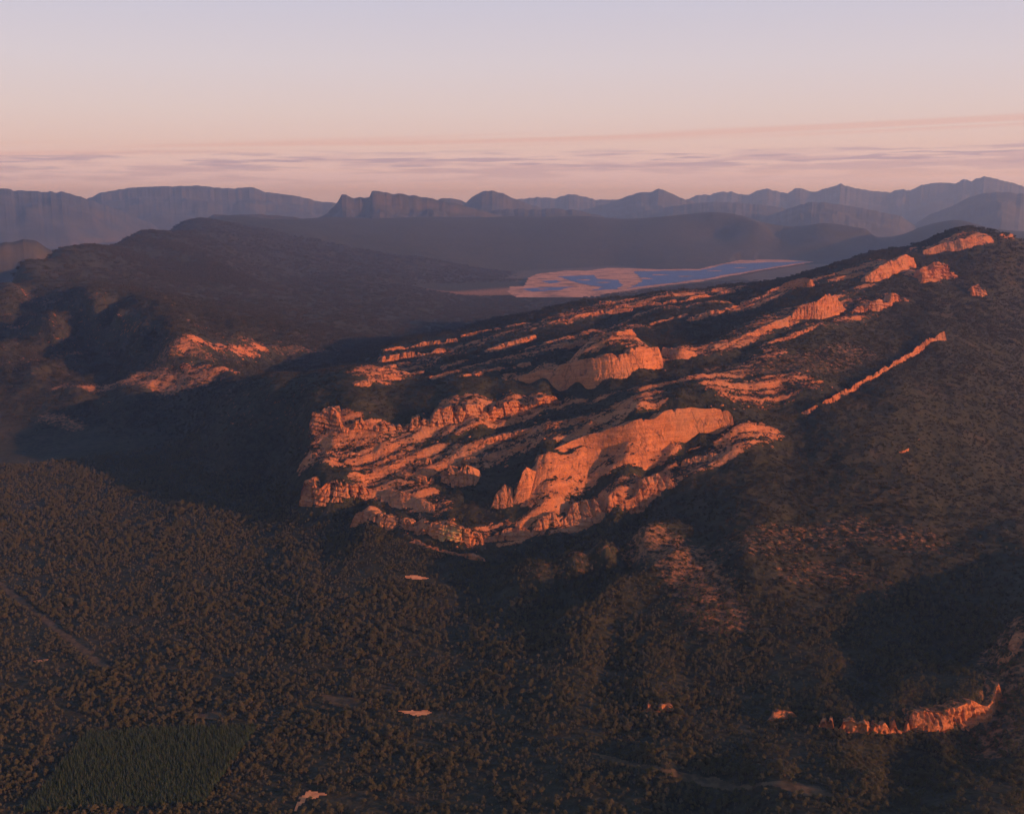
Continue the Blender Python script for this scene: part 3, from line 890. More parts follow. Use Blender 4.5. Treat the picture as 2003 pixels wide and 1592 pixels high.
def simple(name, cols, scale, rough=.9, bump=.5, spec=.2):
    m = mat(name)
    b = NB_(m)
    geo = b.add('ShaderNodeNewGeometry')
    n = b.noise(geo.outputs['Position'], scale, 5, .6)
    b.finish(b.mix(b.rng(n, .38, .62), cols[0], cols[1]), rough, n, bump, .6, spec)
    return m


def make_sand():
    m = mat('pink_sand')
    b = NB_(m)
    geo = b.add('ShaderNodeNewGeometry')
    P = geo.outputs['Position']
    n = b.noise(b.mapping(P, (.006, .009, .01)), 1.0, 6, .7)
    n2 = b.noise(P, .03, 4, .6)
    col = b.mix(b.rng(n2, .38, .62), (.46, .215, .125), (.60, .31, .20))
    col = b.mix(b.rng(n, .45, .64), col, (.17, .095, .06))
    b.finish(col, .9, n2, 1.0, .6, .1)
    return m


M_SAND = make_sand()
M_EARTH = simple('orange_earth', ((.50, .21, .09), (.68, .32, .14)), .15, .95, .3)
M_GRASS = simple('dry_grass', ((.055, .042, .024), (.11, .078, .042)), .10, .95, .4)
M_PLAIN = simple('far_plain', ((.040, .038, .030), (.085, .068, .046)), .0012, .95, 1.0)
M_BARK = simple('bark', ((.10, .07, .05), (.22, .17, .13)), 1.5, .9, .05)


def make_leaf(name, dark, light, hue):
    m = mat(name)
    b = NB_(m)
    oi = b.add('ShaderNodeObjectInfo')
    at = b.add('ShaderNodeAttribute', attribute_name='leafv')
    col = b.mix(at.outputs['Fac'], dark, light)
    col = b.mix(b.math('MULTIPLY', b.rng(oi.outputs['Random'], .45, 1.0), .75), col, hue)
    b.finish(col, .75, None, spec=.2)
    return m


M_LEAF = make_leaf('eucalypt_leaf', (.056, .062, .031), (.094, .098, .047), (.106, .094, .047))
M_PINE = make_leaf('pine_needle', (.020, .050, .026), (.045, .088, .040), (.034, .066, .032))
M_SHRUB = make_leaf('shrub_leaf', (.019, .023, .014), (.043, .047, .026), (.053, .044, .026))


def make_water():
    m = mat('lake_water')
    b = NB_(m)
    geo = b.add('ShaderNodeNewGeometry')
    P = geo.outputs['Position']
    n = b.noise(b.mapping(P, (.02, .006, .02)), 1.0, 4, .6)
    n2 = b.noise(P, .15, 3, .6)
    col = b.mix(b.rng(n, .35, .65), (.030, .075, .23), (.050, .105, .28))  # blue of the reflected higher sky put into the base colour
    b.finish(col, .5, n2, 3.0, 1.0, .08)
    return m


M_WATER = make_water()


# ------------------------------------------------------------------ mesh helpers
def link(o, parent=None):
    COL.objects.link(o)
    if parent is not None:
        o.parent = parent
    return o


def mesh_obj(name, verts, faces, material, smooth=True, parent=None, attrs=None):
    me = bpy.data.meshes.new(name)
    verts = np.asarray(verts, np.float32)
    faces = np.asarray(faces, np.int32)
    k = faces.shape[1]
    me.vertices.add(len(verts))
    me.vertices.foreach_set('co', verts.ravel())
    me.loops.add(faces.size)
    me.loops.foreach_set('vertex_index', faces.ravel())
    me.polygons.add(len(faces))
    me.polygons.foreach_set('loop_start', np.arange(0, faces.size, k, dtype=np.int32))
    me.polygons.foreach_set('use_smooth', np.full(len(faces), smooth))
    for an, av in (attrs or {}).items():
        a = me.attributes.new(an, 'FLOAT', 'POINT')
        a.data.foreach_set('value', np.asarray(av, np.float32).ravel())
    me.update(calc_edges=True)
    me.materials.append(material)
    return link(bpy.data.objects.new(name, me), parent)


def grid_faces(nr, nc):
    i, j = np.meshgrid(np.arange(nr - 1), np.arange(nc - 1), indexing='ij')
    a = (i * nc + j).ravel()
    return np.stack([a, a + 1, a + nc + 1, a + nc], 1)


def tag(o, label, cat, group=None):
    o['label'], o['category'] = label, cat
    if group:
        o['group'] = group
    return o


def structure(o):
    o['kind'] = 'structure'
    return o


# ------------------------------------------------------------------ terrain sheet (finer near the viewer's side of the land, coarser far off)
TA, TR = 760, 900
aa = np.linspace(math.radians(-40), math.radians(40), TA)
bb = np.concatenate([np.linspace(math.log(620), math.log(5200), 680, endpoint=False), np.linspace(math.log(5200), math.log(58000), 220)])
AA, BB = np.meshgrid(aa, bb)
RR = np.exp(BB)
TX, TY = RR * np.sin(AA), RR * np.cos(AA)
TZ = h_full(TX, TY)
CLEAR_PX = [   # bare or grassy openings in the woodland: polygon, material
    ('sand_patch', 'bright orange bare sand patch at the bottom edge left of centre', [(574, 1578), (585, 1560), (604, 1543), (622, 1533), (612, 1548), (640, 1549), (645, 1556), (622, 1562), (600, 1564), (590, 1576), (580, 1590), (575, 1592)], M_EARTH),
    ('sand_patch', 'orange bare strip in the woodland at the bottom centre', [(772, 1389), (800, 1388), (858, 1390), (846, 1396), (820, 1402), (800, 1398), (780, 1394)], M_EARTH),
    ('grass_clearing', 'brown grassy clearing just above the dark pine plantation', [(370, 1404), (395, 1396), (424, 1389), (452, 1398), (435, 1406), (400, 1409)], M_GRASS),
    ('grass_clearing', 'dull grassy clearing in the woodland right of the pine plantation', [(622, 1358), (660, 1358), (705, 1366), (712, 1380), (690, 1386), (650, 1382), (640, 1372)], M_GRASS),
    ('sand_patch', 'faint orange patch on the scrub slope below the hill front', [(786, 1128), (810, 1124), (842, 1130), (836, 1134), (800, 1133)], M_EARTH),
    ('sand_patch', 'thin pale sand line near the left edge beside the straight firebreak', [(54, 1294), (75, 1290), (96, 1288), (92, 1293), (70, 1297)], M_EARTH),
    ('grass_clearing', 'long brown grassy strip slanting across the bottom right', [(1140, 1470), (1200, 1478), (1300, 1500), (1400, 1518), (1500, 1528), (1600, 1536), (1640, 1560), (1560, 1556), (1440, 1548), (1380, 1540), (1300, 1516), (1200, 1492)], M_GRASS),
]
ROCKV = rock_zone(TX, TY)
SANDV = sstep(900, 250, poly_dist(TX, TY, [at_z(905., 586., 0.)[:2], at_z(1010., 575., 0.)[:2], at_z(1120., 566., 0.)[:2]])) * .60 * sstep(6500, 7200, RR) * sstep(9500, 8800, RR)
for px, w0, w1, amt in SOIL_SUN_PX:
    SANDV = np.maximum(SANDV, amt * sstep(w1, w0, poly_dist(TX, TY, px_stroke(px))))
f1, g1 = bed_phase(TX, TY, 64.0, 0)
f2, g2 = bed_phase(TX, TY, 27.0, 5)
RISER = np.clip(g1 * (1 - sstep(.30, .55, f1)) + .55 * g2 * (1 - sstep(.3, .6, f2)), 0, 1)
ROCKV = ROCKV * (.84 + .16 * RISER) * (.86 + .14 * sstep(-.25, .2, fbm(TX / 48, TY / 48, 3, 201)))
scat = sstep(40, 120, TZ) * sstep(5200, 4200, RR) * sstep(1300, 1500, RR)
ROCKV = np.maximum(ROCKV, scat * np.where(TX < -420, .47, .36))
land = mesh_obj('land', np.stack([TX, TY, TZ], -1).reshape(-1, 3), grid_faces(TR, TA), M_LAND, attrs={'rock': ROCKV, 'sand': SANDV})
structure(land)

# plain reaching the horizon all round, a little under the land sheet
ang = np.linspace(0, 2 * np.pi, 97)[:-1]
rad = np.array([5, 400, 3000, 15000, 60000, 110000.0])
pv = np.stack([np.outer(rad, np.cos(ang)), np.outer(rad, np.sin(ang)), np.full((6, 96), -14.0)], -1).reshape(-1, 3)
pf = [(i * 96 + j, i * 96 + (j + 1) % 96, (i + 1) * 96 + (j + 1) % 96, (i + 1) * 96 + j) for i in range(5) for j in range(96)]
structure(mesh_obj('plain', pv, pf, M_PLAIN))


# ------------------------------------------------------------------ cliffs and ledges
LEDGE_V, LEDGE_F, voff = [], [], 0
stain_at = tuple(float(v) for v in FRAMES[[L_[1].startswith('lowest cliff') for L_ in LEDGES].index(True)][0][29] + np.array([0, 0, 8]))
M_STAIN = make_rock('stained_sandstone', stain_at)
for li, (L_, (B, T, nrm, hgt, t)) in enumerate(zip(LEDGES, FRAMES)):
    name, label, cat, _, _, slope, back, rough, drop = L_[:9]
    length = np.hypot(*np.diff(B[:, :2], axis=0).T).sum()
    ns = int(np.clip(length / 2.6, 14, 260))
    tt = np.linspace(0, 1, ns)
    ip = lambda A: np.stack([np.interp(tt, t, A[:, k]) for k in range(A.shape[1])], 1)
    Bs, Ts, Ns = ip(B), ip(T), ip(nrm)
    Hs = np.interp(tt, t, hgt)
    endf = np.clip(np.minimum(tt, 1 - tt) * length / max(6.0, hgt.mean() * .25), 0, 1) ** .5
    nface = int(np.clip(hgt.max() / 1.4, 8, 56))
    rows = []
    soil = []
    s_len = tt * length
    plainf = name in ('rock_wall', 'rock_slab', 'rounded_boulder', 'rock_peak', 'rock_ridge')
    # the face swells and pinches along its length, with notches where it has fallen
    swell = 1 - (.40 if name == 'rock_ridge' else .12 if plainf else .5) * sstep(-.1, .55, vn2(s_len / 46 + li * 9.7, li * 2.2 + 0 * s_len, 7))
    notch = 1 - (.38 if name == 'rock_ridge' else .10 if plainf else .25 if name == 'rock_crag' else .36 if name == 'rock_cliff' and not label.startswith('low dark') else .86 if label.startswith(('low dark', 'leftmost')) else .55) * sstep(.42 if not label.startswith(('low dark', 'leftmost')) else .12, .6 if not label.startswith(('low dark', 'leftmost')) else .3, np.abs(vn2(s_len / 15 + li * 4.1, li * 1.9 + 0 * s_len, 8)))
    crest = (vn2(s_len / 17, li * 7.1 + 0 * s_len, 5) * .6 + vn2(s_len / 5, li * 3.3 + 0 * s_len, 9) * .5) * np.minimum(rough * .9, Hs * .28)
    Zb = h_full(Bs[:, 0], Bs[:, 1])
    bot = Bs.copy()
    bot[:, 2] = np.minimum(Bs[:, 2], Zb)
    topp = Ts.copy()
    topp[:, 2] += crest
    full = topp - bot
    topp = bot + full * (endf * swell * notch)[:, None]
    bedh = float(np.clip(Hs.max() / 5, 4.5, 11))
    for r in range(-2, nface + 1):
        f = r / nface
        if r < 0:
            p = bot.copy()
            p[:, 2] += r * 5.0
            p[:, :2] += Ns * (-r) * 1.2
            soil.append(np.full(ns, .25))
        else:
            p = bot + (topp - bot) * f
            sl = s_len
            zz = p[:, 2]
            # joints at two spacings, beds that dip along the face, rounded blocks
            def crack(sp, seed, th):
                q = 1 - np.abs(vn2(sl / sp + .12 * vn2(sl / 9, zz / 7, seed + 1), zz / (sp * 5) + li * 5.3, seed)) * 2
                return -np.clip(q - th, 0, 1) / (1 - th)
            joints = crack(9 + rough * 2.5, 31, .70) * rough * 1.5 + crack(5.0, 37, .72) * rough * .6
            if name == 'rock_wall':
                joints = joints * .25
            if name == 'rock_slab':
                joints = joints * .45
            if 'columned' in label or label.startswith('low dark cliff'):
                joints = crack(6.5, 31, .45) * 4.0 + crack(3.4, 37, .6) * 1.5
            ph = (zz + .10 * sl + 3.0 * vn2(sl / 38, zz / 30 + li, 41)) / bedh
            fr = ph - np.floor(ph)
            col_f = .15 if 'columned' in label or label.startswith('low dark cliff') else 1.0
            strata = (sstep(0, .18, fr) - fr - .1) * rough * (1.3 if not plainf else .5) * (.4 + .6 * sstep(-.4, .2, vn2(sl / 30, np.floor(ph) * 1.7, 43))) * col_f
            blk = vn3(p[:, 0] / (7 + 4 * rough), p[:, 1] / (7 + 4 * rough), zz / (5 + 3 * rough), 57) * rough * 1.3
            fine = vn3(p[:, 0] / 4.2, p[:, 1] / 4.2, zz / 3.0, 71) * min(rough, 3) * .5 + vn3(p[:, 0] / 2.1, p[:, 1] / 2.1, zz / 2, 73) * min(rough, 2.5) * .25
            env = min(1.0, f * 3 + .35) * (1.0 if f < .93 else .8)
            disp = (joints + strata + blk + fine) * env * np.minimum(1, Hs / 8) * endf
            bulge = math.sin(math.pi * f) * Hs * (.03 if slope > 60 else .06)
            if name == 'rounded_boulder':
                bulge = bulge * 3.5
            p[:, :2] += Ns * (disp + bulge)[:, None]
            ledge_soil = (0 if plainf else .34) * ((fr < .25) & (vn2(sl / 22, np.floor(ph) * 2.1, 47) > -.1)) + .3 * (joints < -rough * .9)
            soil.append(.04 + .22 * (f < .12) + ledge_soil)
        rows.append(p)
    nb = 7
    for r in range(1, nb + 1):
        q = (r / nb) ** 1.3 * back
        p = topp.copy()
        p[:, :2] -= Ns * q
        jag = vn2(p[:, 0] / 14, p[:, 1] / 14, 83) * rough * .55
        p[:, 2] += -drop * q + jag * min(1, r / 2) * endf
        if r == nb:
            p[:, 2] = np.minimum(p[:, 2], h_full(p[:, 0], p[:, 1])) - 12
        rows.append(p)
        soil.append(np.full(ns, .22 if r < 2 else (.5 if drop < .3 else .3)))
    V = np.stack(rows)
    nr = len(rows)
    Fq = grid_faces(nr, ns)
    V2 = V.reshape(-1, 3)
    S2 = np.stack(soil).ravel()
    # close both ends down into the ground
    ends = []
    for e in (0, ns - 1):
        for r in range(nr - 1):
            ends.append((r * ns + e, (r + 1) * ns + e))
    ev, ef = [], []
    base = len(V2)
    for e, flip in ((0, False), (ns - 1, True)):
        st_ = base + len(ev)
        for r in range(nr):
            v_ = V[r, e].copy()
            v_[2] -= 25
            ev.append(v_)
        for r in range(nr - 1):
            a_, b_, c_, d_ = r * ns + e, (r + 1) * ns + e, st_ + r + 1, st_ + r
            ef.append((a_, b_, c_, d_) if flip else (a_, d_, c_, b_))
    V2 = np.concatenate([V2, np.array(ev)])
    S2 = np.r_[S2, np.full(len(ev), .3)]
    Fq = np.concatenate([Fq, np.array(ef)])
    cen = np.r_[bot[ns // 2, :2], bot[ns // 2, 2]]
    o = mesh_obj(name, V2 - cen, Fq, M_STAIN if label.startswith('lowest cliff') else M_ROCK, smooth=False, attrs={'soil': S2})
    o.location = cen
    tag(o, label, cat, 'bare sandstone faces of the hills')
    LEDGE_V.append(V2)
    LEDGE_F.append(Fq + voff)
    voff += len(V2)
LEDGE_BVH = BVHTree.FromPolygons(np.concatenate(LEDGE_V).tolist(), np.concatenate(LEDGE_F).tolist())

# ------------------------------------------------------------------ lake
WATER_PX = [
    [(1241, 531), (1369, 529), (1397, 523), (1417, 517), (1505, 513), (1582, 512), (1529, 520), (1487, 527), (1457, 532), (1417, 538), (1385, 545), (1357, 548), (1313, 554), (1241, 562), (1228, 566), (1257, 550), (1249, 540)],
    [(1090, 541), (1161, 538), (1169, 546), (1209, 548), (1217, 558), (1205, 566), (1153, 569), (1181, 562), (1153, 558), (1130, 554), (1106, 546)],
    [(1022, 565), (1074, 562), (1124, 561), (1090, 568), (1042, 571)],
    [(1060, 550), (1086, 548), (1098, 552), (1076, 555)],
]


def flat_sheet(name, px, z, material, thick=.5, seed=0, jit=6.0, step=25.0, follow=False):
    """a sheet lying on the ground, outline roughened as a natural shore"""
    a = np.array(px, float)
    if follow:
        w = ray_hit(a[:, 0], a[:, 1], h_full)[:, :2]
    else:
        w = at_z(a[:, 0], a[:, 1], z)[:, :2]
    pts = []
    for p, q in zip(w, np.roll(w, -1, axis=0)):
        n = max(1, int(np.hypot(*(q - p)) / step))
        for i in range(n):
            pts.append(p + (q - p) * i / n)
    pts = np.array(pts)
    q_ = max(step * 4, 90.0) if jit > 20 else step * 4
    pts = pts + np.stack([fbm(pts[:, 0] / q_, pts[:, 1] / q_, 4, seed, .6), fbm(pts[:, 0] / q_, pts[:, 1] / q_, 4, seed + 5, .6)], 1) * jit
    return pts


def sheet_obj(name, pts, zf, material, rings=4):
    import bmesh
    bm = bmesh.new()
    zz = zf(pts[:, 0], pts[:, 1])
    f = bm.faces.new([bm.verts.new((x, y, z)) for (x, y), z in zip(pts, zz)])
    bmesh.ops.triangulate(bm, faces=[f])
    me = bpy.data.meshes.new(name)
    bm.normal_update()
    if sum(q.normal.z for q in bm.faces) < 0:
        bmesh.ops.reverse_faces(bm, faces=bm.faces[:])
    bm.to_mesh(me)
    bm.free()
    me.materials.append(material)
    return structure(link(bpy.data.objects.new(name, me)))


sheet_obj('lake_shore', flat_sheet('s', LAKE_PX, 0, M_SAND, jit=34, step=14), lambda x, y: np.full(np.shape(x), -1.0), M_SAND)
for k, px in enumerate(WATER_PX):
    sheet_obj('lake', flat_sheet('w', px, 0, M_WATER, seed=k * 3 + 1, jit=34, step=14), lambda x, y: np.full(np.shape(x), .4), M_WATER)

for k, (u_, v_, du, dv) in enumerate([(1262, 545, 12, 1.3), (1290, 538, 16, .9), (1340, 541, 14, .9), (1180, 553, 14, 1.0), (1142, 548, 11, 1.0), (1400, 530, 14, .7), (1235, 552, 10, 1.6), (1446, 524, 12, .6), (1062, 566, 12, .7)]):
    px = [(u_ + du * math.cos(a_) * (1 + .3 * math.sin(3 * a_ + k)), v_ + dv * math.sin(a_)) for a_ in np.linspace(0, 6.28, 15)[:-1]]
    sheet_obj('sand_bar', flat_sheet('b', px, 0, M_SAND, seed=50 + k, jit=30, step=14), lambda x, y: np.full(np.shape(x), .9), M_SAND)

# clearings, firebreak
CLEAR_W, THIN_W = [], []


def draped(name, poly, material, res=4.0, lift=.5):
    lo, hi = poly.min(0), poly.max(0)
    xs = np.arange(lo[0] - res, hi[0] + res, res)
    ys = np.arange(lo[1] - res, hi[1] + res, res)
    X, Y = np.meshgrid(xs, ys)
    wob = 3.0
    ins = in_poly(X + vn2(X / 9, Y / 9, 3) * wob, Y + vn2(X / 9, Y / 9, 8) * wob, poly)
    Z = h_full(X, Y) + lift
    Fq = grid_faces(len(ys), len(xs))
    keep = ins.ravel()[Fq].all(1)
    Fq = Fq[keep]
    if len(Fq) == 0:
        return None
    used, inv = np.unique(Fq, return_inverse=True)
    return structure(mesh_obj(name, np.stack([X, Y, Z], -1).reshape(-1, 3)[used], inv.reshape(Fq.shape), material))


for name, label, px, m_ in CLEAR_PX:
    w = flat_sheet(name, px, 0, m_, jit=2.0, step=10, follow=True)
    CLEAR_W.append(w)
    if name == 'sand_patch':      # open ground on the sunny side too
        for k_ in (14, 28, 42, 56):
            THIN_W.append(w + np.array([S_DIR.x, S_DIR.y]) * k_)
    o = draped(name, w, m_, 2.5)
    if o:
        o['label'] = label
FB = ray_hit(np.array([-40., 210.]), np.array([1112., 1308.]), h_full)[:, :2]
fbn = np.array([-(FB[1] - FB[0])[1], (FB[1] - FB[0])[0]])
fbn = fbn / np.hypot(*fbn) * 7.5
fb_poly = np.array([FB[0] + fbn, FB[1] + fbn, FB[1] - fbn, FB[0] - fbn])
CLEAR_W.append(fb_poly)
o = draped('firebreak', fb_poly, M_GRASS, 3.0)
o['label'] = 'straight cleared firebreak through the woodland at the left edge'
PINE_W = ray_hit(*np.array([(170, 1434), (505, 1422), (398, 1574), (45, 1590)], float).T, h_full)[:, :2]

# distant small lake at the far left
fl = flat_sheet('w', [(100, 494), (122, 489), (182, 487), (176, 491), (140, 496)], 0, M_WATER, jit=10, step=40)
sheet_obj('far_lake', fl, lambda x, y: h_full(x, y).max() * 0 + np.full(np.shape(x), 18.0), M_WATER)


# ------------------------------------------------------------------ far ranges
def far_range(name, prof, dist, base, wfac=2.4, seed=0, cliff=0.0, sharp=1.0, nearer=0.0, mesa=0.0):
    vb = CY - F_PX * math.tan(PITCH - math.atan((CAM[2] - base) / dist))      # where the foot of the range meets the plain
    a = np.array([(prof[0][0] - 1.6 * max(4, vb - prof[0][1]), vb)] + list(prof) + [(prof[-1][0] + 1.6 * max(4, vb - prof[-1][1]), vb)], float)
    u = np.linspace(a[0, 0], a[-1, 0], max(90, int((a[-1, 0] - a[0, 0]) * .9)))
    v = np.interp(u, a[:, 0], a[:, 1])
    dd = dist + nearer * np.linspace(-1, 1, len(u))
    P = at_dist(u, v, dd)
    # small jags along the crest
    s = np.arange(len(u)) * (P[-1, 0] - P[0, 0]) / len(u)
    hz = P[:, 2] - base
    P[:, 2] += (fbm(s / 520, s * 0 + seed * 1.7, 4, seed, .6) * .8 + fbm(s / 190, s * 0 + seed, 3, seed + 2, ridged=True) * .8) * np.clip(hz * .07, 0, 24) * (1.6 if name == 'distant_range' else 1)
    hz = np.maximum(P[:, 2] - base, 2)
    nt_ = 41
    tq = np.linspace(-1, 1, nt_)
    width = np.maximum(hz * wfac, 300)
    # smooth the width so that spurs stay continuous
    ker = np.ones(25) / 25
    width = np.convolve(np.pad(width, 12, 'edge'), ker, 'valid')
    V = np.zeros((nt_, len(u), 3))
    view = P[:, :2] / np.hypot(P[:, 0], P[:, 1])[:, None]
    for k, q in enumerate(tq):
        off = q * width
        V[k, :, :2] = P[:, :2] + view * off[:, None]
        x, y = V[k, :, 0], V[k, :, 1]
        fall = (1 - abs(q)) ** sharp
        if cliff and q < 0:
            fall = fall * (1 - cliff) + cliff * (1 - sstep(.10, .22, abs(q) + .05 * fbm(s / 260, s * 0, 3, seed + 9)))
        sp_ = fbm(x / (hz.mean() * 2.2), y / (hz.mean() * 2.2), 5, seed + 3, .42, ridged=True)
        env = max(0.0, math.sin(math.pi * min(1, abs(q) * 1.02))) ** 1.5
        V[k, :, 2] = base + hz * np.clip(fall + env * (sp_ - .15) * .24, 0, 1.0) + fbm(x / 500, y / 500, 4, seed) * 10 * env
        V[k, :, 2] = np.where(abs(q) > .999, base - 30, V[k, :, 2])
    o = mesh_obj(name, V.reshape(-1, 3), grid_faces(nt_, len(u)), M_RANGE)
    return structure(o)


far_range('distant_range', [(-260, 384), (-120, 376), (0, 372), (60, 376), (120, 377), (170, 391), (230, 412), (300, 440)], 20000, -10, 5.5, 1, sharp=.85)
far_range('distant_mesa', [(120, 420), (170, 391), (200, 377), (240, 370), (300, 367), (385, 364), (440, 370), (494, 368), (520, 377), (580, 385), (620, 395), (690, 400), (760, 420)], 23500, -10, 4.4, 2, cliff=.16, sharp=.8)
far_range('distant_crag', [(600, 438), (640, 418), (655, 404), (664, 391), (668, 383), (677, 384), (692, 389), (715, 387), (723, 386), (727, 377), (733, 376), (745, 377), (780, 381), (830, 387), (865, 396), (900, 403), (945, 414), (1000, 428)], 15600, 120, 2.4, 3, cliff=.2, sharp=.9)
far_range('distant_peak', [(830, 410), (862, 389), (890, 390), (912, 397), (930, 383), (945, 376), (962, 374), (985, 380), (1005, 391), (1040, 402), (1080, 415)], 19500, -10, 3.2, 4, cliff=.15, sharp=1.2)
far_range('distant_range', [(960, 410), (1000, 392), (1050, 387), (1085, 389), (1110, 382), (1130, 384), (1165, 391), (1215, 394), (1300, 410)], 27000, -10, 4.0, 5, sharp=1.2)
far_range('distant_peak', [(1140, 412), (1200, 396), (1230, 384), (1255, 377), (1272, 378), (1288, 370), (1305, 376), (1330, 388), (1370, 400), (1420, 414)], 24000, -10, 3.6, 6, sharp=1.2)
far_range('distant_range', [(1290, 404), (1330, 396), (1350, 389), (1367, 382), (1390, 382), (1405, 377), (1430, 376), (1450, 382), (1465, 382), (1480, 375), (1500, 369), (1525, 377), (1540, 380), (1555, 370), (1566, 369), (1585, 377), (1598, 377), (1615, 370), (1632, 366), (1645, 361),
          (1656, 364), (1670, 370), (1700, 374), (1740, 377), (1760, 371), (1780, 375), (1800, 365), (1820, 360), (1850, 359), (1870, 361), (1885, 352), (1900, 355), (1912, 350), (1925, 346), (1950, 352), (1975, 358), (2003, 366), (2080, 374), (2200, 380), (2350, 400)], 29000, -10, 4.2, 7, sharp=1.25)
far_range('distant_hill', [(1200, 424), (1270, 413), (1330, 402), (1390, 397), (1440, 397), (1490, 402), (1560, 412), (1620, 424)], 21000, -10, 6.0, 8)
far_range('distant_hill', [(1500, 424), (1545, 409), (1580, 398), (1602, 397), (1640, 402), (1700, 412), (1760, 424)], 19000, -10, 5.0, 9)
far_range('distant_hill', [(1820, 420), (1860, 406), (1895, 388), (1930, 378), (1965, 376), (2003, 381), (2060, 396), (2120, 418)], 20500, -10, 4.0, 10)
far_range('near_crag', [(-80, 510), (-30, 488), (10, 476), (45, 473), (72, 477), (100, 492), (130, 520)], 7200, 20, 2.2, 11, cliff=.2)
far_range('distant_hill', [(930, 424), (975, 411), (1010, 409), (1050, 411), (1080, 409), (1130, 413), (1180, 424)], 16800, 60, 3.4, 12)
far_range('distant_hill', [(370, 448), (400, 432), (418, 421), (440, 422), (500, 421), (560, 424), (620, 432), (660, 442)], 12600, 240, 2.6, 13)

# pale cleared fields on the far plain at the right
for k, (u0, u1, v0, v1) in enumerate([(1660, 1735, 404, 406), (1690, 1790, 400, 401.5), (1780, 1850, 403, 404.4), (1600, 1640, 405, 406)]):
    px = [(u0, v0), ((u0 + u1) / 2, v0 - .6), (u1, v0 + .3), (u1 - 12, v1), (u0 + 15, v1)]
    w = flat_sheet('field', px, 0, M_SAND, seed=k, jit=120, step=300)
    sheet_obj('far_field', w, lambda x, y: np.full(np.shape(x), 22.0), M_SAND)


# ------------------------------------------------------------------ trees
def leaf_cloud(rs, blobs, n, size):
    """many small leaf-sprays on and inside lumpy crowns; returns quads and a light/dark value"""
    V, Fq, val = [], [], []
    wts = np.array([b[3] ** 2 for b in blobs])
    wts = wts / wts.sum()
    for i in range(n):
        cx, cy, cz, r, fl = blobs[rs.choice(len(blobs), p=wts)]
        d = rs.normal(size=3)
        d /= np.linalg.norm(d)
        rr = r * rs.uniform(.55, 1.05)
        c_ = np.array([cx, cy, cz]) + d * rr * np.array([1, 1, fl])
        nrm = d * .9 + rs.normal(size=3) * .55 + np.array([0, 0, .25])
        nrm /= np.linalg.norm(nrm)
        a = np.cross(nrm, rs.normal(size=3))
        a /= np.linalg.norm(a)
        b_ = np.cross(nrm, a)
        s = size * rs.uniform(.6, 1.35)
        k = len(V)
        V += [c_ + a * s, c_ + b_ * s * .6, c_ - a * s, c_ - b_ * s * .6]
        Fq.append((k, k + 1, k + 2, k + 3))
        val += [rs.uniform(0, 1)] * 4
    return np.array(V), np.array(Fq), np.array(val)


def tube(path, radii, sides=6):
    V, Fq = [], []
    for p, r in zip(path, radii):
        for k in range(sides):
            a = 2 * math.pi * k / sides
            V.append((p[0] + r * math.cos(a), p[1] + r * math.sin(a), p[2]))
    for i in range(len(path) - 1):
        for k in range(sides):
            Fq.append((i * sides + k, i * sides + (k + 1) % sides, (i + 1) * sides + (k + 1) % sides, (i + 1) * sides + k))
    return V, Fq


def eucalypt(seed):
    rs = np.random.default_rng(seed)
    h = rs.uniform(7.8, 10)
    lean = rs.normal(size=2) * .5
    V, Fq = tube([(0, 0, -1.5), (lean[0] * .3, lean[1] * .3, h * .25), (lean[0] * .7, lean[1] * .7, h * .5), (lean[0], lean[1], h * .75)], [.34, .27, .18, .08])
    blobs = []
    nb_ = rs.integers(6, 9)
    for i in range(nb_):
        a = 2 * math.pi * i / nb_ + rs.uniform(-.4, .4)
        rr = rs.uniform(1.2, 3.0)
        z = h * rs.uniform(.30, .84)
        p = (lean[0] + rr * math.cos(a), lean[1] + rr * math.sin(a), z)
        blobs.append((*p, rs.uniform(1.3, 2.2), .7))
        v2, f2 = tube([(lean[0] * .6, lean[1] * .6, h * .42), ((p[0] + lean[0]) / 2, (p[1] + lean[1]) / 2, (h * .45 + z) / 2), p], [.15, .10, .04], 4)
        Fq += [tuple(q + len(V) for q in f) for f in f2]
        V += v2
    blobs.append((lean[0], lean[1], h * .88, rs.uniform(1.5, 2.1), .75))
    cv, cf, cl = leaf_cloud(rs, blobs, 420, .50)
    return (V, Fq), (cv, cf, cl)


def pine(seed):
    rs = np.random.default_rng(seed)
    h = rs.uniform(7.5, 9.5)
    V, Fq = tube([(0, 0, -1), (0, 0, h * .5), (0, 0, h * .95)], [.18, .12, .03], 5)
    blobs = [(0, 0, h * f, (1 - f) * 1.9 + .25, .7) for f in np.linspace(.22, .95, 8)]
    return (V, Fq), leaf_cloud(rs, blobs, 220, .38)


def shrub(seed):
    rs = np.random.default_rng(seed)
    blobs = [(rs.normal() * .8, rs.normal() * .8, rs.uniform(.5, 1.3), rs.uniform(.8, 1.4), .7) for _ in range(4)]
    return leaf_cloud(rs, blobs, 90, .42)


def grove(seed):
    """a clump of crowns as seen far off"""
    rs = np.random.default_rng(seed)
    blobs = [(rs.uniform(-11, 11), rs.uniform(-11, 11), rs.uniform(1.5, 4.5), rs.uniform(2.2, 4.0), .8) for _ in range(14)]
    return leaf_cloud(rs, blobs, 260, 1.5)


PROTO = {}


def proto_mesh(name, V, Fq, material, val=None, smooth=False):
    o = mesh_obj(name, V, Fq, material, smooth, attrs={'leafv': val} if val is not None else None)
    me = o.data
    bpy.data.objects.remove(o)
    return me


TREE_MESH = []
for k in range(6):
    (tv, tf), (cv, cf, cl) = eucalypt(100 + k)
    TREE_MESH.append((proto_mesh('trunk', tv, tf, M_BARK, smooth=True), proto_mesh('crown', cv, cf, M_LEAF, cl)))


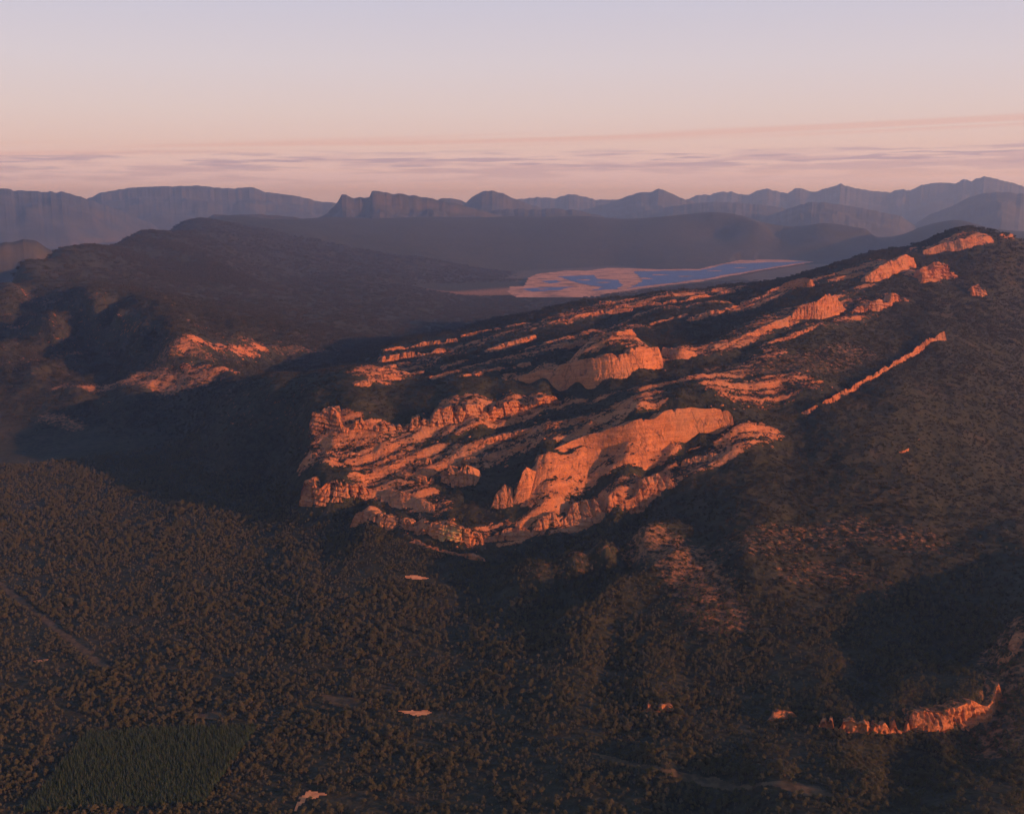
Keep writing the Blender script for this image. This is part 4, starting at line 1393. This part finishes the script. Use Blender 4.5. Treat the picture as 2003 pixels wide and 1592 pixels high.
def proto_collection(name, meshes):
    c_ = bpy.data.collections.new(name)
    for i, me in enumerate(meshes):
        c_.objects.link(bpy.data.objects.new('%s_%02d' % (name, i), me))
    return c_


def merged(parts, mats, name):
    V, Fq, mi, lv, off = [], [], [], [], 0
    for k, (v, f, l) in enumerate(parts):
        v, f = np.array(v), np.array(f)
        V.append(v)
        Fq.append(f + off)
        mi += [k] * len(f)
        lv.append(np.zeros(len(v)) if l is None else l)
        off += len(v)
    me = proto_mesh(name, np.concatenate(V), np.concatenate(Fq), mats[0], np.concatenate(lv))
    for m_ in mats[1:]:
        me.materials.append(m_)
    me.polygons.foreach_set('material_index', np.array(mi, np.int32))
    return me


whole = []
for k in range(6):
    (tv, tf), (cv, cf, cl) = eucalypt(100 + k)
    whole.append(merged([(tv, tf, None), (cv, cf, cl)], [M_BARK, M_LEAF], 'tree'))
C_TREE = proto_collection('eucalypt_kinds', whole)
pines = []
for k in range(3):
    (tv, tf), (cv, cf, cl) = pine(200 + k)
    pines.append(merged([(tv, tf, None), (cv, cf, cl)], [M_BARK, M_PINE], 'pine'))
C_PINE = proto_collection('pine_kinds', pines)
C_SHRUB = proto_collection('shrub_kinds', [proto_mesh('shrub', *[shrub(300 + k)[i] for i in (0, 1)], M_SHRUB, shrub(300 + k)[2]) for k in range(5)])
C_GROVE = proto_collection('grove_kinds', [proto_mesh('grove', *[grove(400 + k)[i] for i in (0, 1)], M_SHRUB, grove(400 + k)[2]) for k in range(5)])


def scatter_obj(name, pts, scale, coll, label, cat):
    me = bpy.data.meshes.new(name)
    me.vertices.add(len(pts))
    me.vertices.foreach_set('co', np.asarray(pts, np.float32).ravel())
    for an, av in (('s', scale), ('r', RNG.uniform(0, 6.28, len(pts)))):
        a = me.attributes.new(an, 'FLOAT', 'POINT')
        a.data.foreach_set('value', np.asarray(av, np.float32))
    me.update()
    o = link(bpy.data.objects.new(name, me))
    ng = bpy.data.node_groups.new(name, 'GeometryNodeTree')
    ng.interface.new_socket('Geometry', in_out='INPUT', socket_type='NodeSocketGeometry')
    ng.interface.new_socket('Geometry', in_out='OUTPUT', socket_type='NodeSocketGeometry')
    n, l = ng.nodes, ng.links
    gi, go = n.new('NodeGroupInput'), n.new('NodeGroupOutput')
    iop = n.new('GeometryNodeInstanceOnPoints')
    ci = n.new('GeometryNodeCollectionInfo')
    ci.inputs['Collection'].default_value = coll
    ci.inputs['Separate Children'].default_value = True
    ci.inputs['Reset Children'].default_value = True
    iop.inputs['Pick Instance'].default_value = True
    rv = n.new('FunctionNodeRandomValue')
    rv.data_type = 'INT'
    [s for s in rv.inputs if s.name == 'Max' and s.type == 'INT'][0].default_value = 50
    na = n.new('GeometryNodeInputNamedAttribute')
    na.data_type = 'FLOAT'
    na.inputs['Name'].default_value = 's'
    nr = n.new('GeometryNodeInputNamedAttribute')
    nr.data_type = 'FLOAT'
    nr.inputs['Name'].default_value = 'r'
    cx = n.new('ShaderNodeCombineXYZ')
    l.new([s for s in nr.outputs if s.enabled and s.name == 'Attribute'][0], cx.inputs[2])
    l.new(gi.outputs[0], iop.inputs['Points'])
    l.new(ci.outputs[0], iop.inputs['Instance'])
    l.new([s for s in rv.outputs if s.enabled][0], iop.inputs['Instance Index'])
    l.new(cx.outputs[0], iop.inputs['Rotation'])
    l.new([s for s in na.outputs if s.enabled and s.name == 'Attribute'][0], iop.inputs['Scale'])
    l.new(iop.outputs[0], go.inputs[0])
    md = o.modifiers.new('scatter', 'NODES')
    md.node_group = ng
    o['kind'] = 'stuff'
    o['label'], o['category'] = label, cat
    return o


def sample(n, r0, r1, az=(-31, 31)):
    a = np.radians(RNG.uniform(az[0], az[1], n))
    r = np.sqrt(RNG.uniform(r0 ** 2, r1 ** 2, n))
    return r * np.sin(a), r * np.cos(a), r


def project(x, y, z):
    d = np.stack([x, y, z], -1) - CAM
    fw = d[..., 1] * math.cos(PITCH) - d[..., 2] * math.sin(PITCH)
    up = d[..., 1] * math.sin(PITCH) + d[..., 2] * math.cos(PITCH)
    return CX + F_PX * d[..., 0] / fw, CY - F_PX * up / fw


def settle(x, y):
    """height of the ground or of a rock top at a place; False where it is a cliff face"""
    z = h_full(x, y)
    ok = np.ones(len(x), bool)
    onrock = np.zeros(len(x), bool)
    dn = Vector((0, 0, -1))
    for i in range(len(x)):
        hit = LEDGE_BVH.ray_cast(Vector((x[i], y[i], 1500)), dn)
        if hit[0] is not None and hit[0].z > z[i] - .5:
            z[i] = hit[0].z
            onrock[i] = True
            ok[i] = abs(hit[1].z) > .8
    return z, ok, onrock


def outside_clearings(x, y, pine_too=True):
    k = np.ones(len(x), bool)
    stray = RNG.uniform(0, 1, len(x)) < .04
    for w in CLEAR_W:
        k &= ~in_poly(x, y, w) | stray
    thin = RNG.uniform(0, 1, len(x)) < .10
    for w in THIN_W:
        k &= ~in_poly(x, y, w) | thin
    if pine_too:
        k &= ~in_poly(x, y, PINE_W)
    return k


# trees hugging the foot and the brink of the low cliffs in the lower right
CLIFF_TREES = []
for L_, (B, T, nrm, hgt, t) in zip(LEDGES, FRAMES):
    if 'columned' in L_[1] or L_[1].startswith(('low dark', 'leftmost', 'small orange outcrop')):
        for i in range(0, 40):
            for _ in range(2):
                CLIFF_TREES.append(B[i, :2] + nrm[i] * RNG.uniform(3, 16) + RNG.normal(0, 3, 2))
            CLIFF_TREES.append(T[i, :2] - nrm[i] * RNG.uniform(4, 24) + RNG.normal(0, 3, 2))
CLIFF_TREES = np.array(CLIFF_TREES)

# woodland on the plain and the low slopes
x, y, r = sample(245000, 900, 2700, (-33, 36))
z = h_full(x, y)
hs = h_smooth(x, y)
dens = sstep(75, 18, hs) * (.22 + .78 * sstep(-.25, .25, fbm(x / 55, y / 55, 3, 131)))
keep = (RNG.uniform(0, 1, len(x)) < dens) & outside_clearings(x, y) & (rock_zone(x, y) < .3)
x, y = np.r_[x[keep], CLIFF_TREES[:, 0]], np.r_[y[keep], CLIFF_TREES[:, 1]]
r = np.hypot(x, y)
z, ok, onrock = settle(x, y)
ok &= ~onrock | (r < 1400)
x, y, z, r = x[ok], y[ok], z[ok], r[ok]
sc = np.clip(RNG.lognormal(-.30, .34, len(x)), .34, 1.45) * .69 * (.9 + .22 * vn2(x / 140, y / 140, 17)) * np.where(fbm(x / 260, y / 260, 2, 151) > .12, .78, 1.0)
pu, pv_ = project(x, y, z + 5)
inframe = (pu > 5) & (pu < 1998) & (pv_ > 0) & (pv_ < 1588)
size = np.where(inframe, sc / r, -1)
order = np.argsort(-size)
near, rest = order[:300], order[300:]
WOOD = (x, y, z, sc, near, pu, pv_)
scatter_obj('woodland', np.stack([x, y, z], 1)[rest], sc[rest], C_TREE, 'dense grey-green eucalypt woodland covering the plain and low slopes', 'woodland')

# individual trees nearest the viewer
for n_, i in enumerate(near):
    e = bpy.data.objects.new('eucalypt_tree', None)
    e.empty_display_size = 1
    link(e)
    e.location = (x[i], y[i], z[i])
    e.rotation_euler = (0, 0, RNG.uniform(0, 6.28))
    e.scale = (sc[i],) * 3
    u_ = pu[i]
    where = ('left of the dark pine plantation' if u_ < 110 else 'below or beside the dark pine plantation' if u_ < 520 else 'around the bright sand patch at the bottom edge' if u_ < 800
             else 'at the bottom centre left of the brown grassy strip' if u_ < 1150 else 'near the long brown grassy strip' if u_ < 1600 else 'on the rise below the columned orange cliff')
    tag(e, 'near eucalypt tree ' + where, 'tree', 'nearest woodland trees ' + where)
    tm, cm = TREE_MESH[n_ % 6]
    for nm, me in (('trunk', tm), ('crown', cm)):
        link(bpy.data.objects.new(nm, me), e)

# dark pine plantation in rows
lo, hi = PINE_W.min(0), PINE_W.max(0)
px_, py_ = np.meshgrid(np.arange(lo[0], hi[0], 2.0), np.arange(lo[1], hi[1], 3.2))
px_ = px_.ravel() + RNG.normal(0, .4, px_.size)
py_ = py_.ravel() + RNG.normal(0, .5, py_.size)
k = in_poly(px_, py_, PINE_W) & (RNG.uniform(0, 1, len(px_)) < .93)
px_, py_ = px_[k], py_[k]
scatter_obj('pine_plantation', np.stack([px_, py_, h_full(px_, py_)], 1), RNG.uniform(.55, 1.0, len(px_)), C_PINE, 'dark green block of young planted pines at the lower left', 'plantation')

def tread(x, y):
    f, g = bed_phase(x, y, 64.0, 0)
    f_, g_ = bed_phase(x, y, 27.0, 5)
    return ((f > .5) | (g < .45)) & ((f_ > .4) | (g_ < .5))


# scrub on the hills
x, y, r = sample(165000, 1350, 4300, (-32, 35))
hs = h_smooth(x, y)
rz = rock_zone(x, y)
dens = sstep(10, 45, hs) * np.where(rz > .3, np.where(tread(x, y), .62, .14), 1.0) * (.55 + .45 * sstep(-.3, .3, fbm(x / 60, y / 60, 3, 181)))
keep = (RNG.uniform(0, 1, len(x)) < dens) & outside_clearings(x, y)
x, y, r = x[keep], y[keep], r[keep]
z, ok, onrock = settle(x, y)
ok &= ~onrock | (RNG.uniform(0, 1, len(x)) < .45)
x, y, z, r, onrock = x[ok], y[ok], z[ok], r[ok], onrock[ok]
sc = RNG.uniform(.7, 1.9, len(x)) * np.where(onrock, .7, 1.0) * (1 + .25 * (r > 2600))
scatter_obj('scrub', np.stack([x, y, z], 1), sc, C_SHRUB, 'low dark heath and scrub covering the slopes of the hills', 'scrub')

# far bush in the lake valley and on the plateau
x, y, r = sample(52000, 3300, 9500, (-29, 29))
keep = (RNG.uniform(0, 1, len(x)) < .5 + .5 * sstep(-.3, .2, fbm(x / 300, y / 300, 3, 191))) & ~in_poly(x, y, LAKE_W) & (rock_zone(x, y) < .2)
keep &= ~((SANDV.max() > 0) & (poly_dist(x, y, LAKE_C) < 650) & (r > 7000))
x, y, r = x[keep], y[keep], r[keep]
for (u_, v_, rad, n_) in ((420, 535, 260, 1500), (330, 545, 150, 500), (500, 555, 160, 500), (240, 500, 200, 500), (330, 480, 180, 300)):
    c_ = ray_hit(np.array([float(u_)]), np.array([float(v_)]), h_smooth)[0]
    a_, q_ = RNG.uniform(0, 6.28, n_), np.sqrt(RNG.uniform(0, 1, n_)) * rad * RNG.uniform(.6, 1.1, n_)
    x, y = np.r_[x, c_[0] + q_ * np.cos(a_)], np.r_[y, c_[1] + q_ * np.sin(a_)]
scatter_obj('far_bush', np.stack([x, y, h_full(x, y) - .5], 1), RNG.uniform(.6, 1.25, len(x)), C_GROVE, 'hazy bush covering the valley and plateau behind the great hill', 'bush')

# loose boulders on the bare rock
def boulder(seed):
    rs = np.random.default_rng(seed)
    import bmesh
    bm = bmesh.new()
    bmesh.ops.create_icosphere(bm, subdivisions=2, radius=1.0)
    for v in bm.verts:
        c_ = v.co
        q = float(vn3(c_.x * 1.3 + seed, c_.y * 1.3, c_.z * 1.3, 5))
        v.co = Vector((c_.x * 1.25, c_.y, c_.z * .8)) * (1 + .35 * q)
    me = bpy.data.meshes.new('boulder')
    bm.to_mesh(me)
    bm.free()
    me.materials.append(M_ROCK)
    return me


C_BOULD = proto_collection('boulder_kinds', [boulder(k) for k in range(5)])
x, y, r = sample(60000, 1500, 4100, (-20, 25))
rz = rock_zone(x, y)
keep = RNG.uniform(0, 1, len(x)) < rz * .14
x, y, r = x[keep], y[keep], r[keep]
z, ok, onrock = settle(x, y)
sc = RNG.uniform(.5, 1, len(x)) ** 4 * 2.6 + .5
scatter_obj('loose_boulders', np.stack([x, y, z], 1), sc, C_BOULD, 'loose blocks and boulders strewn over the bare rock of the hills', 'boulders')

# ------------------------------------------------------------------ haze
import bmesh
bm = bmesh.new()
bmesh.ops.create_cube(bm, size=1.0)
HX, HY0, HY1, HZ0, HZ1 = 75000.0, -30000.0, 80000.0, -60.0, 1200.0
for v in bm.verts:
    v.co = Vector((v.co.x * 2 * HX, (HY0 if v.co.y < 0 else HY1), (HZ0 if v.co.z < 0 else HZ1)))
me = bpy.data.meshes.new('haze')
bm.to_mesh(me)
bm.free()
mh = mat('haze_air')
b = NB_(mh)
pvn = b.add('ShaderNodeVolumePrincipled')
pvn.inputs['Color'].default_value = (.35, .555, 1.0, 1)
pvn.inputs['Density'].default_value = 3.9e-5
pvn.inputs['Absorption Color'].default_value = (1, 1, 1, 1)
pvn.inputs['Anisotropy'].default_value = 0.38
o_ = b.add('ShaderNodeOutputMaterial')
b.l.new(pvn.outputs[0], o_.inputs['Volume'])
me.materials.append(mh)
hz = link(bpy.data.objects.new('haze', me))
hz['kind'] = 'stuff'
hz['label'], hz['category'] = 'pale evening haze over the far country', 'haze'
